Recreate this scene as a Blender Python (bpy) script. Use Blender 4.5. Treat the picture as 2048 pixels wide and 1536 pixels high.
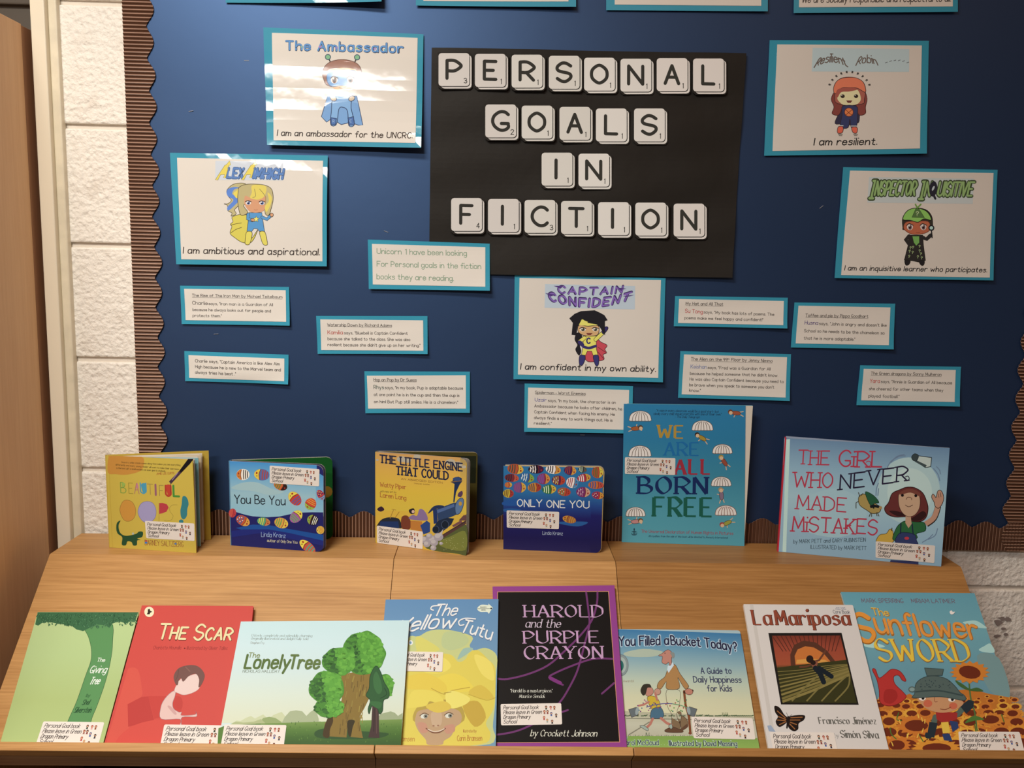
import bpy, math, random
from mathutils import Vector
from mathutils.geometry import tessellate_polygon

for o in list(bpy.data.objects): bpy.data.objects.remove(o)
S = bpy.context.scene
COL = S.collection
rnd = random.Random(5)

# ---------------------------------------------------------------- camera
ZT = 0.90                                   # height of the book unit's flat top above the floor
PITCH, YAW, ROLL, FPX = 0.1378, -0.0264, 0.0234, 1700.0
CAM = Vector((0, -1.7, ZT + .5545))
cy_, sy_, cp_, sp_ = math.cos(YAW), math.sin(YAW), math.cos(PITCH), math.sin(PITCH)
FWD = Vector((-sy_*cp_, cy_*cp_, -sp_))
R0 = Vector((cy_, sy_, 0)); U0 = R0.cross(FWD)
RGT = R0*math.cos(ROLL) + U0*math.sin(ROLL)
UPV = -R0*math.sin(ROLL) + U0*math.cos(ROLL)
cd = bpy.data.cameras.new('camera'); cam = bpy.data.objects.new('camera', cd); COL.objects.link(cam)
cd.sensor_width = 36; cd.lens = FPX/2048*36; cd.clip_start = .05
from mathutils import Matrix
cam.matrix_world = Matrix(((RGT.x, UPV.x, -FWD.x, CAM.x), (RGT.y, UPV.y, -FWD.y, CAM.y), (RGT.z, UPV.z, -FWD.z, CAM.z), (0, 0, 0, 1)))
S.camera = cam

# ---------------------------------------------------------------- light, world, exposure
S.view_settings.view_transform = 'Standard'; S.view_settings.look = 'None'
S.view_settings.gamma = 1; S.view_settings.use_curve_mapping = False
S.view_settings.exposure = 0.0
w = bpy.data.worlds.new('room_light'); S.world = w; w.use_nodes = True
w.node_tree.nodes['Background'].inputs[0].default_value = (1, .62, .42, 1)
w.node_tree.nodes['Background'].inputs[1].default_value = .08
def area(name, loc, target, sx, sy, power, col):
    l = bpy.data.lights.new(name, 'AREA'); l.shape = 'RECTANGLE'; l.size = sx; l.size_y = sy; l.energy = power; l.color = col
    o = bpy.data.objects.new(name, l); COL.objects.link(o); o.location = loc
    o.rotation_euler = (Vector(target)-Vector(loc)).to_track_quat('-Z', 'Y').to_euler()
    return o
area('ceiling_tube_light', (-.72, -1.35, ZT+1.72), (-.72, -1.35, 0), .8, .35, 41, (1, .97, .87))
area('far_tube_light', (-1.05, -3.2, ZT+1.75), (-1.05, -3.2, 0), 1.25, .12, 66, (1, .97, .93))
area('ceiling_bounce_light', (.2, -1.7, ZT+1.95), (.2, -1.7, 0), 3.4, 2.4, 15, (1, .50, .28))

# ---------------------------------------------------------------- materials
def lin(c): return c/12.92 if c <= .04045 else ((c+.055)/1.055)**2.4
def hexlin(h): return tuple(lin(int(h[i:i+2], 16)/255) for i in (0, 2, 4))
def base_mat(name, rough=.5, spec=.5, coat=0):
    m = bpy.data.materials.new(name); m.use_nodes = True; nt = m.node_tree
    b = nt.nodes['Principled BSDF']; b.inputs['Roughness'].default_value = rough
    b.inputs['Specular IOR Level'].default_value = spec
    if coat: b.inputs['Coat Weight'].default_value = coat; b.inputs['Coat Roughness'].default_value = .06
    return m, nt, b
def N(nt, t, **k):
    n = nt.nodes.new(t)
    for a, v in k.items():
        if a in n.inputs: n.inputs[a].default_value = v
        else: setattr(n, a, v)
    return n
def coords(nt, scale=(1, 1, 1)):
    g = nt.nodes.new('ShaderNodeNewGeometry'); mp = N(nt, 'ShaderNodeMapping'); mp.inputs['Scale'].default_value = scale
    nt.links.new(g.outputs['Position'], mp.inputs['Vector']); return mp.outputs[0]
def bump(nt, b, sock, strength, dist):
    bp_ = N(nt, 'ShaderNodeBump'); bp_.inputs['Strength'].default_value = strength; bp_.inputs['Distance'].default_value = dist
    nt.links.new(sock, bp_.inputs['Height']); nt.links.new(bp_.outputs[0], b.inputs['Normal']); return bp_
def ink(name, rough, spec=.5, coat=0, bs=0, sc=60):          # colour comes from the print's own colour layer
    m, nt, b = base_mat(name, rough, spec, coat)
    a = N(nt, 'ShaderNodeVertexColor', layer_name='Col'); nt.links.new(a.outputs[0], b.inputs['Base Color'])
    if bs:
        n = N(nt, 'ShaderNodeTexNoise', Scale=sc, Detail=3.0); nt.links.new(coords(nt), n.inputs['Vector'])
        k = bump(nt, b, n.outputs[0], bs, .002)
        if coat: nt.links.new(k.outputs[0], b.inputs['Coat Normal'])
    return m
M_MATTE = ink('matte_print', .7, .15, bs=.06, sc=40)
M_SATIN = ink('satin_print', .42, .07)
M_GLOSS = ink('glossy_laminated_print', .6, .15, coat=.55, bs=.16, sc=14)
M_PAGE = ink('page_paper', .8, .2)
M_CORR = ink('corrugated_card', .34, .6)
def wood(name, c1, c2, axis=0, rough=.42, sc=1.0):
    m, nt, b = base_mat(name, rough, .2)
    s = [120, 120, 120]; s[axis] = 3.4
    v = coords(nt, [k*sc for k in s])
    n1 = N(nt, 'ShaderNodeTexNoise', Scale=2.2, Detail=6.0, Roughness=.62); nt.links.new(v, n1.inputs['Vector'])
    s2 = [22, 22, 22]; s2[axis] = 1.6
    n2 = N(nt, 'ShaderNodeTexNoise', Scale=1.3, Detail=3.0); nt.links.new(coords(nt, s2), n2.inputs['Vector'])
    ad = N(nt, 'ShaderNodeMath', operation='MULTIPLY_ADD'); ad.inputs[1].default_value = .45
    nt.links.new(n2.outputs[0], ad.inputs[0]); nt.links.new(n1.outputs[0], ad.inputs[2])
    r = N(nt, 'ShaderNodeValToRGB'); r.color_ramp.elements[0].position = .5; r.color_ramp.elements[1].position = .92
    r.color_ramp.elements[0].color = (*c1, 1); r.color_ramp.elements[1].color = (*c2, 1)
    nt.links.new(ad.outputs[0], r.inputs[0]); nt.links.new(r.outputs[0], b.inputs['Base Color'])
    bump(nt, b, n1.outputs[0], .12, .001)
    return m
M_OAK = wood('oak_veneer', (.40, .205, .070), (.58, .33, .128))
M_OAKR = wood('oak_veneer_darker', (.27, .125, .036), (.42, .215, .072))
M_OAKV = wood('oak_veneer_upright', (.33, .18, .075), (.48, .29, .135), axis=2)
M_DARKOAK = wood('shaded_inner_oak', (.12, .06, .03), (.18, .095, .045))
M_CUP = wood('beech_cupboard_side', (.70, .42, .23), (.78, .50, .28), axis=2, sc=.5)
M_CUPD = wood('brown_door_lining', (.34, .18, .10), (.40, .215, .125), axis=2, sc=.5)
def plain(name, col, rough=.5, spec=.4, bs=0, sc=30, dist=.002, var=0):
    m, nt, b = base_mat(name, rough, spec); b.inputs['Base Color'].default_value = (*col, 1)
    if bs or var:
        n = N(nt, 'ShaderNodeTexNoise', Scale=sc, Detail=5.0); nt.links.new(coords(nt), n.inputs['Vector'])
        if bs: bump(nt, b, n.outputs[0], bs, dist)
        if var:
            r = N(nt, 'ShaderNodeValToRGB'); r.color_ramp.elements[0].position = .3; r.color_ramp.elements[1].position = .7
            r.color_ramp.elements[0].color = (*[c*(1-var) for c in col], 1); r.color_ramp.elements[1].color = (*col, 1)
            nt.links.new(n.outputs[0], r.inputs[0]); nt.links.new(r.outputs[0], b.inputs['Base Color'])
    return m
def block_mat():
    m, nt, b = base_mat('painted_concrete_block', .55, .35)
    v = coords(nt)
    n = N(nt, 'ShaderNodeTexNoise', Scale=95.0, Detail=3.0, Roughness=.55); nt.links.new(v, n.inputs['Vector'])
    vo = N(nt, 'ShaderNodeTexVoronoi', Scale=120.0, feature='SMOOTH_F1'); nt.links.new(v, vo.inputs['Vector'])
    n3 = N(nt, 'ShaderNodeTexNoise', Scale=16.0, Detail=3.0); nt.links.new(v, n3.inputs['Vector'])
    a = N(nt, 'ShaderNodeMath', operation='MULTIPLY_ADD'); a.inputs[1].default_value = .5
    nt.links.new(vo.outputs[0], a.inputs[0]); nt.links.new(n.outputs[0], a.inputs[2])
    bump(nt, b, a.outputs[0], .75, .0055)
    r = N(nt, 'ShaderNodeValToRGB'); r.color_ramp.elements[0].position = .25; r.color_ramp.elements[1].position = .45
    r.color_ramp.elements[0].color = (.74, .69, .62, 1); r.color_ramp.elements[1].color = (.90, .87, .81, 1)
    nt.links.new(n3.outputs[0], r.inputs[0]); nt.links.new(r.outputs[0], b.inputs['Base Color'])
    return m
M_BLOCK = block_mat()
M_MORTAR = plain('painted_mortar', (.76, .70, .62), .7, .2, .5, 70, .003)
M_TRIM = plain('cream_gloss_paint', (.86, .79, .64), .35, .5, .12, 20, .002)
M_TRIM2 = plain('old_cream_paint', (.84, .77, .60), .4, .5, .3, 30, .002, .15)
M_BLUE = plain('blue_backing_paper', (.010, .022, .062), .47, .9, .08, 9, .004)
M_BLUE.node_tree.nodes['Principled BSDF'].inputs['Specular Tint'].default_value = (.28, .50, 1, 1)
M_BLUE.node_tree.nodes['Principled BSDF'].inputs['IOR'].default_value = 1.8
M_DOOR = plain('grey_brown_door', (.10, .085, .07), .5, .3)
M_FLOOR = plain('grey_carpet', (.12, .11, .10), .9, .1, .5, 200, .003, .3)
M_BLACK = plain('black_sugar_paper', (.018, .016, .014), .6, .22, .35, 22, .003)

# ---------------------------------------------------------------- object helpers
def link(name, me, parent=None):
    o = bpy.data.objects.new(name, me); COL.objects.link(o)
    if parent: o.parent = parent
    return o
def thing(name, label, cat, loc=(0, 0, 0), group=None):
    o = link(name, None); o.location = loc; o['label'] = label; o['category'] = cat; o['base'] = [float(x) for x in loc]
    o.empty_display_size = .05
    if group: o['group'] = group
    return o
def root(o):
    while o.parent: o = o.parent
    return Vector(o['base']) if 'base' in o.keys() else Vector((0, 0, 0))
def mesh(name, parent, verts, faces, mat, cols=None, smooth=False, mats=None, mi=None):
    b = root(parent) if parent else Vector((0, 0, 0))
    me = bpy.data.meshes.new(name); me.from_pydata([tuple(Vector(v)-b) for v in verts], [], faces)
    me.materials.append(mat)
    if cols is not None:                     # one colour per face, or list of per-corner colours
        a = me.color_attributes.new('Col', 'FLOAT_COLOR', 'CORNER'); buf = []
        for f, c in zip(faces, cols):
            if isinstance(c[0], (tuple, list)):
                for k in c: buf += [*k, 1]
            else: buf += [*c, 1]*len(f)
        a.data.foreach_set('color', buf)
    if smooth: me.polygons.foreach_set('use_smooth', [True]*len(me.polygons))
    me.update()
    return link(name, me, parent)
def box(name, parent, x0, x1, y0, y1, z0, z1, mat, bev=0, cols=None):
    v = [(x, y, z) for x in (x0, x1) for y in (y0, y1) for z in (z0, z1)]
    f = [(0, 1, 3, 2), (4, 6, 7, 5), (0, 4, 5, 1), (2, 3, 7, 6), (0, 2, 6, 4), (1, 5, 7, 3)]
    o = mesh(name, parent, v, f, mat, cols)
    if bev:
        m = o.modifiers.new('bevel', 'BEVEL'); m.width = bev; m.segments = 2
    return o
def prism(name, parent, pts, vec, mat, cf, cs=None, bev=0):    # outline pts (3-D) extruded along vec; front and side colours
    n = len(pts); pts = [Vector(p) for p in pts]; vec = Vector(vec)
    tris = [tuple(t) for t in tessellate_polygon([pts])] if n > 4 else [tuple(range(n))]
    nn = Vector((0, 0, 0))
    for i in range(n): nn += pts[i].cross(pts[(i+1) % n])
    if nn.dot(vec) > 0: tris = [t[::-1] for t in tris]
    def fix(t):
        a = (pts[t[1]]-pts[t[0]]).cross(pts[t[2]]-pts[t[0]]); return t if a.dot(vec) < 0 else t[::-1]
    tris = [fix(t) for t in tris]
    v = pts+[p+vec for p in pts]
    f = list(tris)+[tuple(i+n for i in t[::-1]) for t in tris]; c = [cf]*len(tris)*2
    flip = nn.dot(vec) > 0
    for i in range(n):
        j = (i+1) % n; q = (i, j, j+n, i+n); f.append(q if flip else q[::-1]); c.append(cs or cf)
    return mesh(name, parent, v, f, mat, c)

def ray(px, py): return (FWD + RGT*((px-1024)/FPX) - UPV*((py-768)/FPX))
def hit(px, py, P, n):                        # where the plane (P, n) is seen at that pixel
    d = ray(px, py); return CAM + d*((P-CAM).dot(n)/d.dot(n))
def solve(A, b):
    n = len(b); M = [list(A[i])+[b[i]] for i in range(n)]
    for i in range(n):
        p = max(range(i, n), key=lambda r: abs(M[r][i])); M[i], M[p] = M[p], M[i]
        for r in range(n):
            if r != i:
                k = M[r][i]/M[i][i]
                for c in range(i, n+1): M[r][c] -= k*M[i][c]
    return [M[i][n]/M[i][i] for i in range(n)]
UV = [(0, 0), (1, 0), (1, 1), (0, 1)]
def homog(q, r):
    A, b = [], []
    for (x, y), (u, v) in zip(q, r):
        A.append([x, y, 1, 0, 0, 0, -u*x, -u*y]); b.append(u); A.append([0, 0, 0, x, y, 1, -v*x, -v*y]); b.append(v)
    return solve(A, b)
def hap(h, x, y):
    d = h[6]*x+h[7]*y+1; return ((h[0]*x+h[1]*y+h[2])/d, (h[3]*x+h[4]*y+h[5])/d)

COVER_LIGHT_TINT = {(1220, 790): (.60, .66, .68), (1540, 860): (.78, .80, .72), (1660, 1160): (.92, .68, .62), (1210, 1240): (.85, .82, .78), (980, 900): (.8, .8, .8)}  # per-cover ink correction, with the dimmer, warmer right-hand light put in
class Surf:
    """a flat or gently curled sheet: its plane, its corners and the local white it is lit with"""
    def __init__(s, org, quad, P, n, white='e0d0c0', lift=None):
        s.org = org; s.q = quad; s.P = Vector(P); s.n = Vector(n).normalized()
        if s.n.dot(CAM-s.P) < 0: s.n = -s.n
        s.h = homog(quad, UV); s.hi = homog(UV, quad); s.lift = lift; s.w = hexlin(white)
    def px(s, x, y): return (s.org[0]+x/s.org[2], s.org[1]+y/s.org[2])
    def at(s, x, y, off=0):
        p = hit(*s.px(x, y), s.P, s.n)
        if s.lift:
            u, v = hap(s.h, x, y); off += s.lift(min(1.05, max(-.05, u)), min(1.05, max(-.05, v)))
        return p + s.n*off
    def col(s, h):
        if not isinstance(h, str): return h
        c = hexlin(h); c = [c[i]/s.w[i]*.73 for i in range(3)]; g = .3*c[0]+.55*c[1]+.15*c[2]
        c = [min(.85, max(.006, g+(k-g)*.94)) for k in c]; f = COVER_LIGHT_TINT.get(s.org[:2])
        if f: t = min(1, max(0, min(c)/.55))**2; c = [k*(m+(1-m)*t) for k, m in zip(c, f)]     # ink correction, local dim or warm light multiplied into the colour
        return tuple(c)
    def up(s, x, y):
        u, v = hap(s.h, x, y); a = hap(s.hi, u, v); b = hap(s.hi, u, v-.05)
        dx, dy = b[0]-a[0], b[1]-a[1]; L = abs(dy) or 1; return (dx/L, dy/L)

def spline(p, closed=False, k=4):
    n = len(p); out = []
    if n < 3 and not closed: return p
    for i in range(n if closed else n-1):
        if closed: a, b, c, d = p[i-1], p[i], p[(i+1) % n], p[(i+2) % n]
        else: a, b, c, d = p[max(i-1, 0)], p[i], p[i+1], p[min(i+2, n-1)]
        for j in range(k):
            t = j/k; t2 = t*t; t3 = t2*t
            out.append(tuple(.5*(2*b[m]+(c[m]-a[m])*t+(2*a[m]-5*b[m]+4*c[m]-d[m])*t2+(3*b[m]-a[m]-3*c[m]+d[m])*t3) for m in (0, 1)))
    if not closed: out.append(p[-1])
    return out
G = dict(x.split('=', 1) for x in '''A=l055ja5 l2a8a
B=l050j s0j4j7h7e4c0c s0c5c9a976505
C=s9h7j4j1g0c18457597
D=l050j s0j4j9gac984505
E=l9j0j0595 l0c7c
F=l9j0j05 l0c7c
G=s9h7j4j1g0c1845759799 l9a5a
H=l050j l959j l0c9c
I=l050j
J=s7j7a652506
K=l050j l9j0a l3d95
L=l0j0585
M=l051j68bjc5
N=l050j959j
O=c5j1g0c185598ac9g
P=l050j s0j5j9g9e5b0b
Q=c5j1g0c185598ac9g l69b4
R=l050j s0j5j9g9e5b0b l4b95
S=s9h6j3j0g1d8b98653507
T=l0jaj l5j55
U=s0j0d08265586a8adaj
V=l0j55aj
W=l0j357fb5ej
X=l059j l0j95
Y=l0j5caj l5c55
Z=l0j9j0595
a=c4e1d091645778a7d l8e85
b=l0j05 c4e1d091645768a7d
c=s8c5e2d09164587
d=c4e1d091645778a7d l8j85
e=l0a8a s8a7d4e1d09164587
f=s7i5j3h3c35 l0d6d
g=c4e1d091645778a7d s8e8a835012
h=l0j05 s0a2d5e7d8a85
i=l0e05 d0i
j=s3e3a331101 d3i
k=l0j05 l7e09 l2b75
l=l0j05
m=l0e05 s0a2d4e6c65 s6a8dadcbc5
n=l0e05 s0a2d5e7d8a85
o=c4e1d091645768a7d
p=l0e00 c4e1d091645768a7d
q=c4e1d091645778a7d l8e80
r=l0e05 s0a2d4e7d
s=s7d4e1d1b5a78663506
t=s3i3a3675 l0e6e
u=s0e0916457788 l8e85
v=l0e458e
w=l0e356c95ce
x=l057e l0e75
y=l0e46 l8e20
z=l0e7e0575
0=c4j1g0c1845788c7g
1=l2h5j55
2=s0g2j5j8h7e05 l0585
3=s0h3j7h6d3c s3c7b885507
4=l6j0999 l6j65
5=l8j1j0c s0c4e8c8855 s55 28 07
6=s7j2f08458a4d09
7=l0j8j35
8=c4j1h4c09 5589 5c7h
9=c4j1i0f1c4b7d8g7i l8g65
.=d05
,=l1603
'=l0j0g
"=l0j0g l2j2g
!=l0j09 d05
?=s0g2j5j7g6e3c39 d35
-=l0a4a
_=l0a7a
é=l0a8a s8a7d4e1d09164587 l3g6j
ó=c4e1d091645768a7d l3g5j
:=d06 d0d
|=l1jbj l6j65 l15b5
('''.split('\n') if '=' in x)
G['5'] = 'l8j1j0c s0c4e8c886507'; G['8'] = 'c4c1e1h4j7h7e c4c0a0745878a'
def cval(c): return ord(c)-48 if c.isdigit() else ord(c)-87
GL = {}
for k, v in G.items():
    st = []
    for s_ in v.split():
        m = s_[0]; b = s_[1:]
        st.append((m, [(cval(b[i]), cval(b[i+1])-5) for i in range(0, len(b)-1, 2)]))
    GL[k] = (st, max(p[0] for m, q in st for p in q))
GL[' '] = ([], 3.6)

def P_(s):
    if not isinstance(s, str): return s
    return [tuple(float(k) for k in a.split(',')) for a in s.split()]

class Art:
    """flat print on a sheet, collected as coloured shapes in paint order"""
    def __init__(s, surf, xf=None, eps=2.6e-5, base=0, fine=True):
        s.s = surf; s.xf = xf; s.V = []; s.F = []; s.C = []; s.L = []; s.bb = []; s.eps = eps; s.base = base; s.fine = fine; s.k = 0; s.M = []
    def layer(s, pts, lay=None):
        xs = [p[0] for p in pts]; ys = [p[1] for p in pts]; b = (min(xs), min(ys), max(xs), max(ys))
        if lay is None:
            lay = 1
            for (c, l) in s.bb:
                if l >= lay and b[0] < c[2] and c[0] < b[2] and b[1] < c[3] and c[1] < b[3]: lay = l+1
        s.bb.append((b, lay)); return lay
    def add(s, pts, faces, col, lay):
        o = len(s.V); s.V += pts; s.k += 1; s.L += [lay+.06*(s.k % 13)]*len(pts)
        percorner = isinstance(col, list)
        for f in faces:
            s.F.append(tuple(i+o for i in f)); s.C.append([col[i] for i in f] if percorner else col)
    def p(s, col, pts, o=None, sm=False, lay=None):
        pts = P_(pts)
        if sm: pts = spline(pts, True)
        lay = s.layer(pts, lay); c = s.s.col(col)
        t = tessellate_polygon([[Vector((x, y, 0)) for x, y in pts]])
        s.add(list(pts), [tuple(k) for k in t], c, lay)
        if o: s.l(o[0], o[1], pts, closed=True)
        return lay
    def sm(s, col, pts, o=None): return s.p(col, pts, o, True)
    def c(s, col, x, y, rx, ry=None, rot=0, o=None, k=None, lay=None):
        ry = ry or rx; k = k or 20; r = math.radians(rot); ca, sa = math.cos(r), math.sin(r)
        pts = [(x+rx*math.cos(a)*ca-ry*math.sin(a)*sa, y+rx*math.cos(a)*sa+ry*math.sin(a)*ca) for a in [i*2*math.pi/k for i in range(k)]]
        return s.p(col, pts, o, lay=lay)
    def ribbon(s, pts, w, c, lay, cap, closed=False, nib=None):
        n = len(pts)
        if n < 2: return
        if cap is None and not closed:           # small lettering: square ends
            pts = list(pts)
            for e, f in ((0, 1), (-1, -2)):
                dx, dy = pts[e][0]-pts[f][0], pts[e][1]-pts[f][1]; L = math.hypot(dx, dy) or 1e-6; pts[e] = (pts[e][0]+dx/L*w*.4, pts[e][1]+dy/L*w*.4)
        def wd(dx, dy):
            if nib is None: return w/2
            a = math.atan2(dy, dx); return w/2*max(nib[0], abs(math.sin(a-nib[1])))
        V = []
        for i in range(n):
            a = pts[i-1] if (i or closed) else pts[i]; b = pts[(i+1) % n] if (i < n-1 or closed) else pts[i]
            dx, dy = b[0]-a[0], b[1]-a[1]; L = math.hypot(dx, dy) or 1e-6; q = wd(dx, -dy)
            V += [(pts[i][0]-dy/L*q, pts[i][1]+dx/L*q), (pts[i][0]+dy/L*q, pts[i][1]-dx/L*q)]
        F = [(2*i, 2*i+1, (2*i+3) % (2*n), (2*i+2) % (2*n)) for i in range(n if closed else n-1)]
        s.add(V, F, c, lay)
        if cap and not closed:
            for e, f in ((0, 1), (n-1, n-2)):
                x, y = pts[e]; dx, dy = x-pts[f][0], y-pts[f][1]; L = math.hypot(dx, dy) or 1e-6; q = wd(dx, -dy); a0 = math.atan2(dy, dx)
                K = [(x+q*math.cos(a0+t), y+q*math.sin(a0+t)) for t in (-1.5708, -.8, 0, .8, 1.5708)]
                s.add(K, [(0, 1, 2, 3, 4)], c, lay)
    def l(s, col, w, pts, closed=False, sm=False, cap=True, lay=None):
        pts = P_(pts)
        if sm: pts = spline(pts, closed)
        if closed and len(pts) < 3: closed = False
        q = w/2+.5
        lay = s.layer([(x+d, y+d) for x, y in pts for d in (-q, q)], lay); c = s.s.col(col)
        if closed and len(pts) < 8:
            pts = pts+[pts[0]]
            for a, b in zip(pts, pts[1:]): s.ribbon([a, b], w, c, lay, True)
        else: s.ribbon(pts, w, c, lay, cap, closed)
    def t(s, txt, x0, y0, x1, y1, h, col, w=1.5, sl=0, serif=False, bow=0, halo=None, caps=0, big=None, sep=2.9, jit=0, lay=None):
        """txt along the baseline (x0,y0)-(x1,y1); w = pen width in 14ths of the cap height"""
        if halo: s.t(txt, x0+halo[2], y0+halo[3], x1+halo[2], y1+halo[3], h, halo[0], w+halo[1], sl, False, bow, None, caps, big, sep, jit)
        items = []; X = 0; sep = sep+max(0, w-1.7)*1.0
        for ch in txt:
            sc = 1
            if caps and ch.islower(): ch = ch.upper(); sc = caps
            st, wd = GL.get(ch, GL['-']); items.append((ch, st, X, sc)); X += wd*sc+(sep if ch != ' ' else sep*.9)
        X -= sep
        L = math.hypot(x1-x0, y1-y0); kx = L/max(X, 1); ky = h/14
        tx, ty = (x1-x0)/L, (y1-y0)/L
        if s.xf: ux, uy = 0, -1
        else: ux, uy = s.s.up((x0+x1)/2, (y0+y1)/2)
        ux += tx*sl; uy += ty*sl
        c = s.s.col(col); pen = w*ky
        fine = s.fine and h/(s.s.org[2]) > 12
        def place(gx, gy):
            a = gx*kx; f = a/L; b = 4*bow*f*(1-f); sb = 4*bow*(1-2*f)/L
            vx, vy = (ux+ -uy*0-sb*ty*0, uy)
            X_ = x0+tx*a-ty*b*0; Y_ = y0+ty*a-b
            # lean the letter with the bowed line
            return (X_+(ux+sb*.9)*gy*ky, Y_+uy*gy*ky)
        ext = [place(0, -4), place(X, -4), place(0, 15), place(X, 15), place(X/2, 15), place(X/2, -4)]
        lay = s.layer(ext, lay)
        slab = serif == 'slab'; nib = (.32, .45) if serif and not slab else None
        for ch, st, X0, sc in items:
            jy = rnd.uniform(-jit, jit) if jit else 0
            for m, q in st:
                if m == 'd':
                    x, y = place(X0+q[0][0]*sc+.2, q[0][1]*sc+jy+w*.35); r = pen*.62
                    s.add([(x+r*math.cos(a), y+r*math.sin(a)) for a in [i*1.0472 for i in range(6)]], [(0, 1, 2, 3, 4, 5)], c, lay); continue
                g = [(a*sc, b*sc+jy) for a, b in q]
                if m == 's': g = spline(g, False, 5 if fine else 3)
                if m == 'c': g = spline(g, True, 5 if fine else 3)
                pp = [place(X0+a, b) for a, b in g]
                if m == 'l':
                    for a, b in zip(pp, pp[1:]): s.ribbon([a, b], pen, c, lay, False if serif and not slab else (True if fine else None), False, nib)
                    if serif:
                        for e, f in ((0, 1), (-1, -2)):
                            dx, dy = g[e][0]-g[f][0], g[e][1]-g[f][1]
                            if abs(dy) > .9*abs(dx) and abs(dy) > 3 and not (ch in 'MNVWv' and g[e][1] < .1 and dy < 0 and ch in 'VWv'):
                                a = place(X0+g[e][0]-2.1, g[e][1]); b = place(X0+g[e][0]+2.1, g[e][1]); s.ribbon([a, b], pen*(.85 if slab else .38), c, lay, slab)
                else: s.ribbon(pp, pen, c, lay, (True if fine else None) if m == 's' else False, m == 'c', nib)
    def grad(s, quad, cols, stops=None):             # vertical bands of printed colour blended between stops
        quad = P_(quad); n = len(cols); stops = stops or [i/(n-1) for i in range(n)]
        V = []; C = []
        K = 6
        h = homog(UV, quad)
        for t, c in zip(stops, cols):
            for k in range(K+1): V.append(hap(h, k/K, t)); C.append(s.s.col(c))
        F = [(i*(K+1)+k, i*(K+1)+k+1, (i+1)*(K+1)+k+1, (i+1)*(K+1)+k) for i in range(n-1) for k in range(K)]
        s.add(V, F, C, s.layer(quad))
    def build(s, name, parent, mat):
        V, F, C, L = s.V, s.F, s.C, s.L
        if s.xf: V = [s.xf(*p) for p in V]
        if s.s.lift:                                  # curled sheet: cut long faces so that the print follows the curl
            lim = 22*s.s.org[2]; V = list(V); L = list(L); nf, nc = [], []; st = []
            for f, c in zip(F, C):
                big = max(abs(V[f[0]][0]-V[i][0])+abs(V[f[0]][1]-V[i][1]) for i in f) > lim
                if not big: nf.append(f); nc.append(c); continue
                for i in range(1, len(f)-1): st.append(((f[0], f[i], f[i+1]), [c[0], c[i], c[i+1]] if isinstance(c, list) else c))
            while st:
                f, c = st.pop(); P = [V[i] for i in f]
                d = [math.hypot(P[i][0]-P[(i+1) % 3][0], P[i][1]-P[(i+1) % 3][1]) for i in range(3)]; m = d.index(max(d))
                if d[m] < lim: nf.append(f); nc.append(c); continue
                a, b = f[m], f[(m+1) % 3]; e = f[(m+2) % 3]; V.append(((V[a][0]+V[b][0])/2, (V[a][1]+V[b][1])/2)); L.append(L[a]); k = len(V)-1
                if isinstance(c, list):
                    ca, cb, ce = c[m], c[(m+1) % 3], c[(m+2) % 3]; cm = tuple((x+y)/2 for x, y in zip(ca, cb))
                    st += [((a, k, e), [ca, cm, ce]), ((k, b, e), [cm, cb, ce])]
                else: st += [((a, k, e), c), ((k, b, e), c)]
            F, C = nf, nc
        W = [s.s.at(x, y, s.base+s.eps*l) for (x, y), l in zip(V, L)]
        F2, C2 = [], []
        n = s.s.n
        for f, c in zip(F, C):
            if (W[f[1]]-W[f[0]]).cross(W[f[2]]-W[f[0]]).dot(n) < 0:
                f = f[::-1]; c = c[::-1] if isinstance(c, list) else c
            F2.append(f); C2.append(c)
        return mesh(name, parent, W, F2, mat, C2)

def sheet(name, parent, surf, quad, mat, col, off=0, nx=14, ny=10, t=.0004):   # a thin sheet following the surface's curl
    quad = P_(quad); h = homog(UV, quad); V = []; c = surf.col(col)
    for j in range(ny+1):
        for i in range(nx+1): V.append(surf.at(*hap(h, i/nx, j/ny), off))
    m = len(V); V += [p-surf.n*t for p in V]
    F = []
    for j in range(ny):
        for i in range(nx):
            a = j*(nx+1)+i; F.append((a, a+nx+1, a+nx+2, a+1)); F.append((m+a, m+a+1, m+a+nx+2, m+a+nx+1))
    rim = [i for i in range(nx+1)]+[j*(nx+1)+nx for j in range(1, ny+1)]+[ny*(nx+1)+i for i in range(nx-1, -1, -1)]+[j*(nx+1) for j in range(ny-1, 0, -1)]
    for a, b in zip(rim, rim[1:]+rim[:1]): F.append((a, b, b+m, a+m))
    return mesh(name, parent, V, F, mat, [c]*len(F))
# ================================================================ THE SETTING
def kind(o, k='structure'): o['kind'] = k; return o
kind(box('floor', None, -2.6, 2.6, -3.2, .1, -.05, 0, M_FLOOR))
wall = kind(box('wall_back', None, -.862, 2.3, .006, .10, 0, 2.65, M_MORTAR))
wall['base'] = [0, 0, 0]
k = -6
for row in range(-4, 8):                                   # painted concrete blocks, running bond
    z1 = ZT+1.0263-.225*row+.225*0; z0 = z1-.225
    z0 = max(z0, .0); 
    if z1 > 2.7 or z1 < .02: continue
    off = -.60 if row % 2 else -.385
    for c in range(-2, 7):
        x0 = off+.45*c; x1 = x0+.45
        x0 = max(x0, -.862); x1 = min(x1, 2.3)
        if x1-x0 < .03: continue
        g = .0045; j = [rnd.uniform(-.0015, .0015) for _ in range(4)]
        b = box('block', wall, x0+g+j[0]*.6, x1-g+j[1]*.6, -.0005+j[2], .02, z0+g+j[3]*.4, z1-g+j[0]*.4, M_BLOCK, .0035)
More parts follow.
